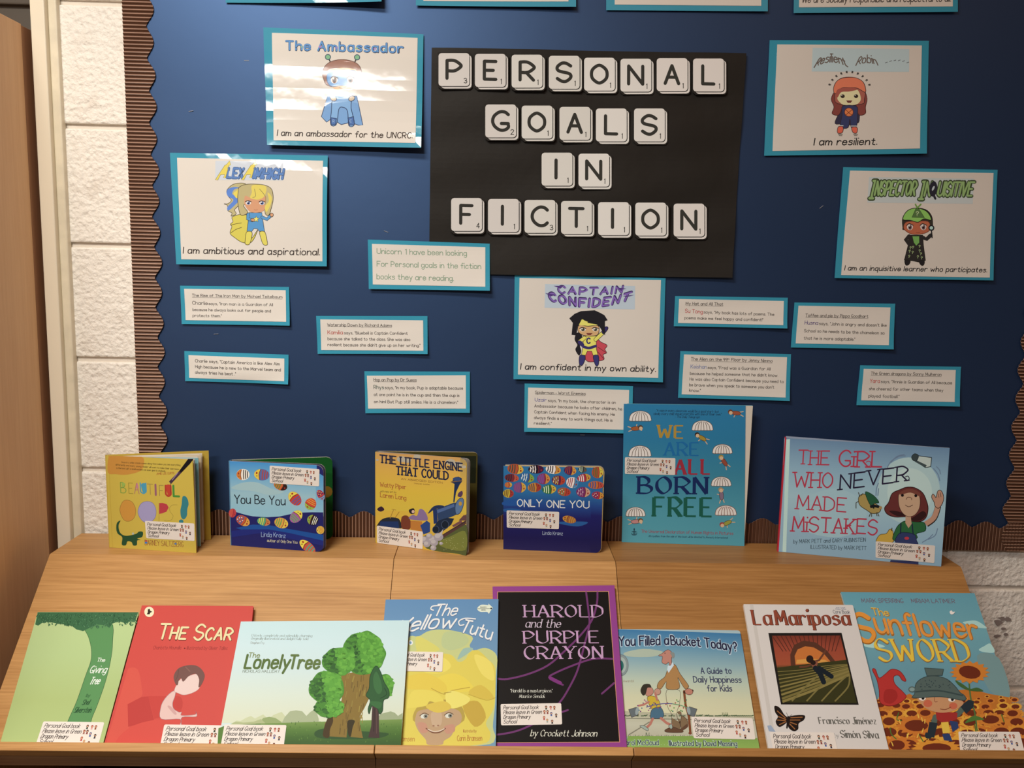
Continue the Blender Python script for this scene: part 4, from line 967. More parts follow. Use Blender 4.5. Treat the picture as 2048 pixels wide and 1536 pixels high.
# 5. tall turquoise paperback with parachutes
def art5(a, s, out):
    a.p('4a8a9c', out); a.grad([hap(s.hi, *p) for p in UV], ['2e7ba2', '2f7a9c', '3f8498', '5496a2', '5a9ca6'])
    a.t('"A copy in every classroom would be a good start; but', 445, 158, 1042, 170, 22, '26384c', 1.7, .1); a.t('ideally every child should start life with one of their own."', 420, 190, 1068, 196, 22, '26384c', 1.7, .1); a.t('- The Daily Telegraph', 625, 218, 862, 222, 20, '26384c', 1.7, .1)
    def para(x0, x1, y0, y1, rib='6a4c3c'):
        w_ = x1-x0; cx = (x0+x1)/2; top = [(x0, y1-5), (x0+w_*.06, y0+(y1-y0)*.45), (x0+w_*.22, y0+(y1-y0)*.14), (cx, y0), (x1-w_*.22, y0+(y1-y0)*.14), (x1-w_*.06, y0+(y1-y0)*.45), (x1, y1-5)]
        bot = [(x1-w_*(k+.5)/7, y1+3) for k in range(7)]
        a.p('cfc6ae', spline(top)+bot, o=(rib, 5))
        for k in range(1, 7):
            u = x0+w_*k/7; a.l(rib, 5, [(cx+(u-cx)*.45, y0+8+abs(k-3.5)*3), (cx+(u-cx)*.85, (y0+y1)/2), (u, y1)], sm=True)
    for q in ((182, 398, 152, 248), (785, 990, 245, 338), (178, 396, 486, 588), (982, 1175, 472, 560), (970, 1165, 784, 872), (150, 340, 1076, 1162), (1008, 1215, 1060, 1152)): para(*q, rib='8a4c3c' if q[0] == 1008 else '6a4c3c')
    def kid(x, y, c, rot, hc='4a2c1c'):
        r = math.radians(rot); T = lambda u, v: (x+u*math.cos(r)-v*math.sin(r), y+u*math.sin(r)+v*math.cos(r))
        a.l('c89a78', 9, [T(-20, -4), T(-52, -22)]); a.l('c89a78', 9, [T(38, 8), T(76, 26)]); a.l('c89a78', 9, [T(30, -8), T(72, -20)]); a.l('c89a78', 8, [T(0, 10), T(-12, 40)])
        a.sm(c, [T(-28, -14), T(20, -18), T(45, -6), T(45, 12), T(10, 20), T(-26, 14)], o=('5a2c24', 4)); q = T(-46, 0); a.c(hc, q[0]-3, q[1]-5, 24); a.c('d0a07c', q[0], q[1]+3, 18)
    kid(250, 322, 'b85a2c', 175, '5a3c2c'); kid(880, 410, 'b88a2c', 30, '3a2418'); kid(1205, 172, 'b0543a', 5, '7a3c20'); kid(1095, 640, 'a84a34', 55, 'b08a3c'); kid(1070, 960, '8a6a78', 85, 'b0845a'); kid(250, 1215, 'c07a74', 175, '7a4a2c'); kid(1120, 1230, 'a89a3c', -25, 'b0403c')
    a.t('WE', 462, 410, 700, 414, 118, 'c08a34', 3.4, serif=True); a.t('ARE', 525, 576, 850, 580, 122, '1f6a9c', 2.8, serif=True); a.t('ALL', 625, 758, 958, 758, 136, 'b02c3a', 3.4, serif=True)
    a.t('BORN', 275, 942, 925, 948, 156, '1f2c58', 3.1, serif=True); a.t('FREE', 420, 1158, 975, 1166, 176, '205c4a', 3.2, serif=True)
    a.t('The Universal Declaration of Human Rights in Pictures', 300, 1320, 1182, 1342, 28, 'a04a54', 1.9); a.t('All royalties from the sale of this book will be donated to Amnesty International', 370, 1362, 1128, 1378, 18, '26384c', 1.7, .15)
    a.l('26303c', 6, '232,1345 232,1300'); a.c('26303c', 232, 1290, 6, 12); a.l('26303c', 5, '208,1325 215,1342 250,1342 256,1322', sm=True); a.l('26303c', 5, '210,1310 255,1312'); a.l('26303c', 5, '222,1345 222,1305'); a.l('26303c', 5, '242,1345 242,1305')
B5 = (1220, 790, 4.8)
t, s, A, B, e, n = standing('picture_book', 'tall turquoise paperback scattered with white parachutes, standing upright', B5, '133,85 1302,103 1290,1450 115,1412', 'bcaaa0', .0006, (.10, .30, .42), art5, '143,597 627,605 625,767 142,757')
h = s.at(133, 85).z-ZT; hr = s.at(1302, 103).z-ZT
prism('page_block', t, rr3(A-n*.0007+e*.0005, B-n*.0007-e*.0005, h-.0008, 0, hr-.0008), -n*.0045, M_PAGE, (.7, .67, .6))
prism('back_cover', t, rr3(A-n*.0053, B-n*.0053, h, 0, hr), -n*.0006, M_SATIN, (.10, .32, .44))
prism('spine', t, [A, A-n*.0059, A-n*.0059+Z*h, A+Z*h], -e*.0005, M_SATIN, (.10, .32, .44))

# 6. pale blue landscape hardback
def art6(a, s, out):
    a.p('8294aa', out); a.grad([hap(s.hi, *p) for p in UV], ['6a7c9c', '8698ac', '96a4ae', '8c9cb0', '8496ac'])
    a.c('9fa8a8', 1420, 620, 320, 340, k=36); a.c('a9aea8', 1430, 640, 230, 250, k=30); a.sm('96a4b0', '350,700 700,600 1000,800 800,1080 400,1050 300,850')
    a.p('a9bccb', '165,95 205,92 165,1248 128,1246'); a.p('8a9ab0', '148,90 165,90 128,1246 108,1246')
    R_ = 'b53048'
    a.t('THE', 290, 350, 602, 352, 140, R_, 1.35, serif='slab', jit=.4); a.t('GiRL', 705, 370, 1140, 378, 156, R_, 1.5, serif='slab', jit=.4); a.l(R_, 8, '985,330 1005,318 1030,330 1025,365 995,372', sm=True)
    a.t('WHO', 245, 588, 636, 588, 150, R_, 1.35, serif='slab', jit=.4); a.t('NEVER', 715, 606, 1400, 520, 150, '2c2038', 1.45, serif='slab', jit=.4); a.l('2c2038', 8, '1385,480 1412,472 1425,498 1405,520 1378,515', sm=True)
    a.t('MADE', 275, 802, 775, 838, 140, R_, 1.35, serif='slab', jit=.4); a.t('MiSTAKES', 228, 1030, 1092, 1070, 148, R_, 1.45, serif='slab', jit=.4)
    a.t('by MARK PETT and GARY RUBINSTEIN', 238, 1160, 978, 1142, 38, '2c3440', 1.4); a.t('ILLUSTRATED by MARK PETT', 415, 1215, 985, 1228, 38, '2c3440', 1.4)
    for q in ('1200,385 1240,320 1320,270 1385,265', '1240,330 1300,270 1375,250', '1675,395 1720,455 1738,520', '1705,375 1735,410 1745,450', '1560,1150 1625,1110 1665,1070', '1620,1120 1690,1080 1715,1010', '1085,670 1090,600 1110,545', '1105,670 1112,600'): a.l('6c7490', 9, q, sm=True)
    a.p('a8a49c', '1505,262 1655,282 1645,375 1590,385 1480,310', o=('20242a', 7)); a.p('44484c', '1500,310 1605,360 1590,385 1485,325'); a.sm('3c4044', '1450,275 1480,243 1520,262 1500,315 1465,310', o=('20242a', 6))
    a.sm('a8824c', '905,700 935,660 990,665 1060,740 1130,790 1120,840 1050,855 990,820 920,770', o=('3a2c1c', 6)); a.sm('27523a', '975,632 1060,670 1115,740 1070,750 1045,780 1010,740', o=('1c2c1c', 5)); a.p('1c1a20', '1020,775 1060,760 1120,775 1112,800 1070,790 1030,800'); a.c('a8784c', 1132, 795, 16); a.c('201a18', 1060, 795, 10)
    for q in ('920,680 905,640', '935,670 950,650', '905,730 880,745 880,800', '1030,850 1015,885', '1040,850 1040,885', '1100,845 1115,880', '1090,845 1095,878'): a.l('4a3a2c', 8, q)
    a.sm('c8923a', '1095,1110 1130,1070 1190,1060 1225,1015 1255,1030 1262,1080 1255,1150 1100,1150', o=('4a3018', 5)); a.l('5a4020', 10, '1245,1030 1248,1005')
    a.sm('2e5c38', '1330,960 1390,930 1500,940 1580,950 1590,1030 1500,1060 1500,1110 1320,1100 1290,1130 1255,1110 1290,1010', o=('1c2c20', 6))
    a.sm('343660', '1320,1060 1400,1050 1480,1070 1500,1130 1500,1175 1290,1160', o=('1c1c30', 5)); a.c('c03040', 1400, 1108, 24, 16); a.l('22243c', 12, '1335,1060 1340,960'); a.l('22243c', 12, '1465,1065 1455,960')
    a.l('2a1c1c', 62, '1600,965 1680,900 1722,780', sm=True, cap=False); a.l('b87c68', 52, '1592,962 1678,895 1720,775', sm=True, cap=False)
    a.sm('b87c68', '1680,740 1655,690 1665,655 1685,670 1700,690 1715,630 1740,615 1765,640 1778,700 1760,760 1725,800 1690,780', o=('2a1c1c', 6)); a.l('2a1c1c', 4, '1720,650 1730,690'); a.l('2a1c1c', 4, '1745,640 1750,685')
    a.sm('6a2c2c', '1330,610 1400,585 1480,590 1560,640 1600,720 1618,800 1600,890 1540,935 1440,930 1400,890 1280,890 1200,860 1172,800 1215,740 1250,650', o=('2c1618', 7)); a.sm('381a1c', '1220,830 1300,830 1400,870 1450,925 1540,925 1600,870 1560,830 1450,900 1380,880 1300,880')
    a.p('b8846c', '1388,880 1440,880 1450,960 1418,1005 1385,950'); a.sm('bc8a70', '1322,650 1400,620 1500,640 1535,700 1528,800 1480,870 1410,885 1350,840 1318,760', o=('4a2c24', 5)); a.sm('7a3c34', '1320,650 1380,610 1460,605 1530,640 1535,680 1440,640 1350,660')
    a.c('1c1418', 1355, 668, 15); a.c('1c1418', 1492, 672, 15); a.l('6a3c30', 6, '1395,710 1405,690 1430,688 1450,700 1448,715', sm=True); a.l('4a2420', 6, '1385,768 1420,785 1460,768', sm=True)
    a.p('303058', '1235,1330 1520,1345 1520,1378 1228,1352')
B6 = (1540, 860, 5.12)
t, s, A, B, e, n = standing('picture_book', 'pale blue landscape hardback with red lettering and a waving girl, standing upright', B6, '148,82 1840,185 1752,1398 88,1245', 'c0a8a0', .0025, (.36, .44, .56), art6, '1082,1138 1690,1182 1682,1362 1080,1305')
h = s.at(148, 82).z-ZT; hr = s.at(1840, 185).z-ZT
prism('page_block', t, rr3(A-n*.0026+e*.004, B-n*.0026-e*.005, h-.005, 0, hr-.005), -n*.007, M_PAGE, (.7, .67, .6))
Cb = A-n*.0102; Db = A-n*.0102+(e*(B-A).length*.985)+Vector((0, .012, 0)); e2 = (Db-Cb).normalized(); n2 = Vector((e2.y, -e2.x, 0)); n2 = -n2 if n2.y > 0 else n2
prism('back_cover', t, rr3(Cb, Db, h+.0015, 0, h*.985), -n2*.0025, M_SATIN, (.30, .38, .52), (.36, .44, .60))
prism('spine', t, [A+n*.0003, A-n*.0125, A-n*.0125+Z*h, A+n*.0003+Z*h], -e*.0028, M_SATIN, (.55, .035, .06))
# ---------------------------------------------------------------- books leaning on the slanted panels
PT = Vector((0, YF, ZT)); SN = Vector((0, PN.y, PN.z)); SD = PD.copy(); LS = (Vector((0, PB.y-YF, PB.z))).length
def leaning(name, label, org, quad, wcol, dl, dr, thick, edge, art, stk=None, rad=0, asp=1, hard=False):
    quad = P_(quad); P0 = lambda d: PT+SN*d
    def down(T, Bq, d):                        # carry the side edge on to where it stands on the ledge
        for k in range(60):
            f = 1+k*.003; x, y = T[0]+(Bq[0]-T[0])*f, T[1]+(Bq[1]-T[1])*f
            px = (org[0]+x/org[2], org[1]+y/org[2]); p = hit(*px, P0(d), SN)
            if (p-PT).dot(SD) > LS-.0006: break
        return (x, y), p
    bl, pbl = down(quad[0], quad[3], dl); br, pbr = down(quad[1], quad[2], dr)
    ptl = hit(org[0]+quad[0][0]/org[2], org[1]+quad[0][1]/org[2], P0(dl), SN)
    n = (pbr-pbl).cross(ptl-pbl).normalized()
    if n.dot(CAM-pbl) < 0: n = -n
    q = [quad[0], quad[1], br, bl]
    s = Surf(org, q, pbl, n, wcol)
    t = thing(name, label, 'book', (pbl+pbr)/2, 'picture books leaning on the slanted panels')
    out = qout(s, asp, rad); ct = .0018 if hard else .0006
    fc = prism('front_cover', t, [s.at(x, y) for x, y in out], -n*ct, M_SATIN, edge, edge)
    inn = [hap(s.hi, *p) for p in ((.002, .003), (.994, .003), (.994, .997), (.002, .997))] if not hard else [hap(s.hi, *p) for p in ((.004, .015), (.98, .015), (.98, .985), (.004, .985))]
    prism('page_block', t, [s.at(x, y, -ct-.0001) for x, y in inn], -n*(thick-2*ct-.0002), M_PAGE, (.70, .66, .58))
    prism('back_cover', t, [s.at(x, y, -thick+ct) for x, y in out], -n*ct, M_SATIN, edge, edge)
    a = Art(s, base=.0001); art(a, s, out); a.build('cover_print', fc, M_SATIN)
    if stk: sticker(t, s, stk, max(a.L)*a.eps+.0002)
    return t, s
def U(s): return lambda *c: [hap(s.hi, *p) for p in c]

# 7. light green cover, plain trunk and foliage (generic)
C1_ = (0, 1200, 4.57)
def g1(a, s, out):
    a.p('b6c07c', out); f = U(s); a.grad(f(*UV), ['c0cc8a', 'bac684', 'b4bc74', 'b8c078'])
    a.sm('5f9054', '760,200 1010,200 1030,380 1010,560 960,760 890,960 830,1120 815,1330 540,1330 620,1110 700,930 780,700 830,560 835,450 810,340', o=('355a34', 4))
    a.p('3f6a44', '345,112 1265,112 1232,205 1190,195 1150,215 1090,195 1030,215 1000,255 960,230 880,225 820,255 760,285 700,270 660,240 600,225 540,220 470,205 400,200 350,235 322,225')
    for k in range(330):
        v = rnd.random(); x = rnd.uniform(345, 1245); y = 118+v*95+(30*math.exp(-((x-830)/150)**2)+8)*v; an = rnd.uniform(.6, 2.4); L = rnd.uniform(16, 26)
        dx, dy = math.cos(an)*L, math.sin(an)*L; nx, ny = -dy*.28, dx*.28
        a.p(rnd.choice(('4f7c54', '5a8658', '4a7650')), [(x, y), (x+dx*.5+nx, y+dy*.5+ny), (x+dx, y+dy), (x+dx*.5-nx, y+dy*.5-ny)], lay=4+k % 3)
        a.l('25452c', 2.5, [(x, y), (x+dx*.5+nx, y+dy*.5+ny), (x+dx, y+dy)], cap=False, lay=7)
    a.t('The', 885, 565, 955, 565, 34, 'f0ead8', 2.1, .1, jit=.8); a.t('Giving', 815, 668, 965, 668, 62, 'f0ead8', 1.5, .2, jit=.8); a.t('Tree', 815, 772, 900, 772, 64, 'f0ead8', 1.5, .25, jit=.8)
    a.t('by', 785, 885, 818, 885, 28, '2c5030', 1.8, .2); a.t('Shel', 748, 958, 810, 955, 44, '2c5030', 1.8, .25); a.t('Silverstein', 672, 1030, 825, 1028, 48, '2c5030', 1.6, .3)
leaning('picture_book', 'light green hardback with leafy top band and green trunk, leftmost on the slanted panels', C1_, '345,110 1268,112 945,1303 5,1296', 'f0ddd2', .0150, .0150, .0135, (.30, .36, .12), g1, '398,1110 955,1118 895,1345 325,1330', hard=True)

# 8. red cover with a crouching child
C2_ = (200, 1190, 4.439)
def g2(a, s, out):
    a.p('d94a40', out)
    a.sm('e05444', '235,700 260,650 320,650 350,700 370,820 370,900 260,1000 260,1180 150,1320 60,1320 120,1100'); a.p('c83c36', '245,970 370,905 430,900 455,1010 480,1110 250,1170'); a.p('d04038', '430,898 700,898 735,950 720,1040 480,1100')
    a.sm('de4c40', '260,1180 480,1110 720,1105 720,1150 560,1150 540,1330 150,1330'); a.sm('cc4038', '700,900 730,930 730,1000 690,1010 665,950')
    a.c('f4e2b8', 437, 150, 43, 46); a.p('3a2420', '425,128 442,122 446,140 465,150 448,156 440,172 415,172 425,152')
    a.t('The Scar', 515, 392, 1160, 402, 132, '7a2820', 2.2, .1, caps=.78, jit=.3); a.t('The Scar', 512, 388, 1157, 398, 130, 'f0d8a0', 1.9, .1, caps=.78, jit=.3)
    a.t('Charlotte Moundlic', 470, 482, 720, 482, 30, 'a83430', 1.5, .1); a.c('7a2020', 752, 474, 7); a.t('Illustrated by Olivier Tallec', 770, 484, 1130, 486, 30, 'a83430', 1.5, .1)
    a.sm('ecbcb0', '625,870 670,850 665,900 645,960 655,1010 700,1040 725,1040 725,1070 845,1062 848,1035 855,1080 730,1085 722,1150 712,1150 710,1102 545,1100 540,1000 570,930', o=('b08080', 4)); a.sm('d8a098', '600,990 630,990 680,1050 660,1060')
    a.sm('f0c8bc', '690,780 720,750 860,700 890,760 880,830 820,870 745,888 690,870 660,850', o=('c89088', 3)); a.c('f0c8bc', 728, 765, 18, 24)
    a.sm('7c5048', '655,720 700,650 800,622 880,640 930,710 905,790 875,820 880,750 850,700 790,720 740,770 720,740 700,760 690,800 670,790'); a.l('5a3c38', 3, '700,660 690,720 670,760', sm=True); a.l('9a6a5c', 5, '760,640 800,680', sm=True)
leaning('picture_book', 'red paperback picturing a crouching child in an armchair', C2_, '372,93 1362,98 1250,1318 40,1310', 'f0ddd2', .0125, .0125, .0055, (.55, .07, .05), g2, '572,1150 1180,1160 1150,1375 530,1360')

# 9. wide pale cover with a bushy tree (generic, no faces)
C3_ = (440, 1220, 4.86)
def g3(a, s, out):
    f = U(s); a.p('d8dcd2', out); a.grad(f((0, 0), (1, 0), (1, .84), (0, .84)), ['ccdedc', 'd2dfdd', 'd4ddd6', 'dcdcc8', 'e0d8b8'])
    for q, c in (('130,1100 160,1075 200,1080 250,1050 300,1030 340,1055 420,1015 470,1060 520,1020 600,990 640,1040 640,1120 100,1120', 'd0cca0'), ('630,1040 680,985 740,975 800,985 840,1030 880,990 930,960 960,1060 960,1100 600,1100', 'aeb088'), ('1560,1010 1600,1000 1660,985 1700,1000 1730,1030 1775,1000 1775,1090 1500,1090', 'a4a880'), ('380,1100 420,1050 480,1038 540,1050 600,1090 600,1110', '9aa468'), ('100,1110 150,1085 230,1095 330,1085 400,1060 450,1110', 'b4b480')): a.p(c, q, sm=False)
    a.grad('350,1105 1772,1062 1758,1330 -10,1330', ['7c9448', '5c7c34', '47682a', '38562a']); a.p('5c7c34', '-15,1150 60,1120 400,1105 380,1150 0,1330 -25,1330')
    for k in range(70): x, y = rnd.uniform(650, 1740), rnd.uniform(1090, 1290); a.l(rnd.choice(('5e8034', '3c5c28', '6c8c3c')), 5, [(x, y), (x+rnd.uniform(-5, 5), y-14)], cap=False)
    a.sm('34522a', '920,1190 1050,1150 1400,1180 1640,1200 1500,1250 1000,1250')
    def crown(cx, cy, rx, ry, n):
        b0 = a.sm('4f8c2c', [(cx+rx*math.cos(t)*rnd.uniform(.93, 1.05), cy+ry*math.sin(t)*rnd.uniform(.93, 1.05)) for t in [k*.349 for k in range(18)]])
        for k in range(n):
            t = rnd.uniform(0, 6.28); r = math.sqrt(rnd.random())*.93; x, y = cx+rx*r*math.cos(t), cy+ry*r*math.sin(t); d = (x-cx)/rx+(y-cy)/ry*-.2
            c = rnd.choice(('5fa034', '6aaa38', '589830')) if d > -.15 else rnd.choice(('2f5c26', '3a6c28', '4a842c'))
            a.c(c, x, y, rnd.uniform(14, 28), rnd.uniform(12, 22), k=7, lay=b0+1+k % 4)
    a.lay0 = 0
    crown(1600, 740, 90, 120, 60)
    t0 = a.p('8c6c2c', '1150,640 1480,560 1470,700 1450,860 1400,960 1360,1030 1360,1110 1390,1245 1270,1235 1240,1130 1230,1240 1000,1225 1020,1100 1110,1000 1180,880 1200,760')
    for k in range(46):
        t = rnd.random(); y0 = 600+rnd.random()*560; x0 = 1215+t*220-max(0, y0-900)*.25; a.l(rnd.choice(('967a34', '6a5022', 'a08438', '785c28')), rnd.uniform(5, 11), [(x0, y0), (x0-8+rnd.uniform(-8, 8), y0+60)], cap=False, lay=t0+1+k % 3)
    a.sm('4a3418', '1000,1220 1030,1090 1080,1010 1100,1080 1070,1160 1060,1240'); a.sm('3c3018', '1240,1080 1310,1075 1290,1140 1270,1230 1245,1200')
    crown(1400, 420, 205, 215, 230); crown(1160, 500, 165, 140, 150); crown(1040, 760, 175, 165, 190); crown(1060, 950, 145, 100, 90)
    a.p('4a3230', '1480,930 1545,930 1545,1130 1550,1245 1440,1240 1470,1130'); a.l('2c1c1c', 6, '1500,960 1495,1180'); a.l('6a4a44', 5, '1525,960 1522,1200')
    a.sm('2f5a30', '1515,545 1560,600 1595,700 1640,780 1640,850 1590,880 1580,980 1550,1010 1530,960 1480,930 1450,1010 1440,960 1460,880 1420,830 1450,760 1460,640', o=('1c3c22', 6)); a.sm('3c6c3a', '1520,600 1560,680 1575,780 1540,820 1500,760 1490,660'); a.l('1c3c22', 6, '1600,760 1620,820 1560,860', sm=True); a.sm('3a6a38', '1460,890 1570,900 1550,960 1480,930')
    a.t('Utterly, completely and splendidly charming', 308, 258, 895, 262, 22, '6a6c60', 1.8, serif=True); a.t('Originally illustrated and delightfully told', 302, 288, 855, 292, 22, '6a6c60', 1.8, serif=True); a.t('Stephen Fry', 296, 328, 430, 330, 20, '807c70', 1.6)
    a.t('The', 275, 462, 382, 464, 46, '7c8444', 2.3, .08); a.t('Lonely', 238, 565, 665, 568, 128, '5a6c34', 2.5, .08); a.t('Tree', 668, 568, 958, 570, 126, '62723a', 2.5, .08)
    a.t('NICHOLAS HALLIDAY', 220, 608, 578, 610, 26, '6c7058', 1.7)
leaning('picture_book', 'wide pale landscape book picturing a bushy green tree on a meadow', C3_, '203,112 1840,100 1758,1302 -22,1298', 'eedbd0', .0185, .0185, .0050, (.60, .64, .60), g3, '45,1115 648,1120 618,1345 5,1340')

# 10. blue and yellow cover with a smiling child
C4_ = (740, 1180, 4.314)
def g4(a, s, out):
    f = U(s); a.p('7c98ac', out); a.grad(f(*UV), ['6286a8', '6e8da8', '7490a4', '7694a6'])
    a.sm('c8c078', '330,420 420,400 520,350 680,345 880,400 860,480 900,520 1000,500 1095,570 1085,760 1080,980 1060,1180 1080,1280 960,1340 250,1340 300,900 320,700')
    a.sm('e0c048', '330,600 420,520 560,540 700,560 760,620 820,600 860,540 930,520 1020,600 1080,680 1080,900 1060,1040 1000,1150 1040,1250 930,1335 260,1335 300,900')
    for q, c in (('400,400 520,450 600,520 420,540', 'd8c45c'), ('640,370 760,360 850,420 820,480 700,520 620,480', 'bcbc80'), ('760,600 890,510 820,500 780,540', '9cb09c'), ('560,780 700,720 820,760 900,860 800,880 650,890', 'e8c440'), ('300,760 480,720 640,800 650,880 480,860 320,850', 'e4bc3c'), ('850,880 960,820 1070,930 940,935', 'd8b03c'), ('800,1000 930,960 1000,1100 900,1180', 'c89c34'), ('900,560 1040,620 1070,780 960,720', 'eccc58'), ('430,600 620,580 700,660 600,720 450,700', 'eccc54')): a.sm(c, q)
    a.l('c09830', 7, '530,850 640,900 700,870 860,840', sm=True); a.l('c49c30', 6, '850,900 1000,950 1080,930', sm=True)
    a.sm('b8943c', '400,1020 520,960 700,950 800,1020 780,1150 400,1150')
    a.sm('c0946c', '395,1090 430,1040 600,1020 740,1030 790,1080 780,1150 740,1180 700,1260 640,1300 620,1335 500,1335 480,1290 420,1220 390,1150'); a.sm('c8886c', '410,1150 480,1150 500,1220 440,1230'); a.sm('c8886c', '640,1180 720,1160 730,1220 660,1240'); a.sm('caa07c', '530,1060 610,1050 620,1140 590,1180 550,1175 530,1140')
    for x, y in ((468, 1090), (680, 1085)): a.c('ddd0bc', x, y, 32, 20, -8); a.c('8a8070', x+12, y, 18, 18); a.c('2a241c', x+14, y, 8); a.l('5a3c28', 6, [(x-38, y-4), (x, y-28), (x+38, y-12)], sm=True)
    a.l('7a4a34', 10, '485,1195 540,1230 600,1228 650,1195', sm=True); a.l('e8c8b0', 7, '500,1202 545,1220 600,1216 640,1198', sm=True); a.c('a06c50', 548, 1172, 10, 7); a.c('a06c50', 588, 1170, 10, 7)
    a.sm('e6c64c', '315,1010 360,880 460,860 560,880 630,940 625,995 520,960 480,1000 350,1020'); a.sm('ecd060', '650,905 720,870 860,930 820,990 690,1020'); a.sm('dcb440', '480,1000 640,960 700,1020 580,1060'); a.l('a88430', 6, '640,890 700,880', sm=True)
    W_ = 'ecdce0'
    for d, c, w_ in ((4, '5a6c88', 2.2), (0, W_, 1.7)):
        a.t('The', 545, 222+d, 738, 218+d, 96, c, w_, .4); a.l(c, w_*6, [(600, 135+d), (540, 140+d), (525, 165+d), (548, 175+d)], sm=True)
        a.t('Yellow', 205, 390+d, 720, 330+d, 118, c, w_, .45, bow=22); a.t('Tutu', 775, 360+d, 1040, 432+d, 112, c, w_, .35, bow=8); a.l(c, w_*6, [(910, 250+d), (820, 245+d), (768, 270+d), (775, 305+d), (810, 300+d)], sm=True)
    a.c(W_, 350, 455, 20, 22); a.c('7e9cb4', 350, 455, 10, 11)
    a.sm('e4dcc0', '925,160 960,128 1020,130 1020,118 1035,130 1058,155 1040,180 1025,205 1010,190 950,188'); a.l('3a3c40', 4, '928,162 1050,160'); a.c('3a3c40', 1046, 160, 8); a.t("DRAGONFLY", 950, 154, 1010, 154, 9, '4a4c48', 1.6, lay=40); a.t("BOOKS", 962, 178, 998, 178, 9, '4a4c48', 1.6, lay=40)
    a.t('Illustrated by', 805, 1228, 918, 1228, 24, 'b06a30', 1.5); a.t('Carin Bramsen', 752, 1302, 966, 1300, 46, 'b8702c', 1.3, jit=.3); a.t('Kirsten Bramsen', 90, 1305, 382, 1305, 44, 'b8702c', 1.3, jit=.3)
leaning('picture_book', 'blue paperback picturing a smiling child under a mass of yellow tulle', C4_, '135,82 1108,78 1086,1332 30,1325', 'e8d2c4', .0060, .0130, .0045, (.65, .60, .5), g4, '205,530 632,538 624,708 190,700')

# 11. black cover with purple border (the drawn figure is left out)
C5_ = (970, 1150, 3.98)
def g5(a, s, out):
    a.p('8c3a80', out); f = U(s)
    a.p('c08060', '98,132 985,128 1075,1332 70,1338'); a.p('181414', '103,137 980,133 1069,1327 76,1333')
    Pq = '6a3064'
    for q in ('805,137 825,300 830,400 790,560 760,680 720,800 640,950 590,1020', '895,137 890,230 850,360 760,480 640,600 500,720 340,790 180,828 105,826', '1015,668 860,668 700,720 560,780 510,815 560,850 620,875', '1028,860 930,945', '660,1075 560,1110 440,1160 300,1225 200,1255 92,1272'): a.l(Pq, 15, q, sm=True)
    a.l('782c70', 26, '520,820 600,860')
    P2_ = 'b88cae'
    a.t('HAROLD', 318, 334, 938, 334, 92, P2_, 2.5, serif=True); a.t('and the', 322, 416, 598, 418, 62, 'c8b0c0', 1.9, .25, serif=True); a.t('PURPLE', 314, 543, 906, 540, 94, P2_, 2.5, serif=True); a.t('CRAYON', 318, 666, 935, 664, 96, P2_, 2.5, serif=True)
    a.t('"Harold is a masterpiece."', 204, 934, 538, 934, 26, 'c8c0b4', 2.0, serif=True); a.t('Maurice Sendak', 272, 978, 474, 978, 26, 'c8c0b4', 2.0, .25, serif=True); a.t('by Crockett Johnson', 362, 1282, 888, 1284, 48, 'd0c8b8', 2.0, .28, serif=True)
leaning('picture_book', 'black paperback with a purple border, lilac lettering and curving purple lines', C5_, '60,92 1030,82 1128,1360 88,1360', 'd8cac4', .0050, .0100, .0045, (.35, .06, .28), g5, '124,1028 606,1020 614,1190 128,1197')

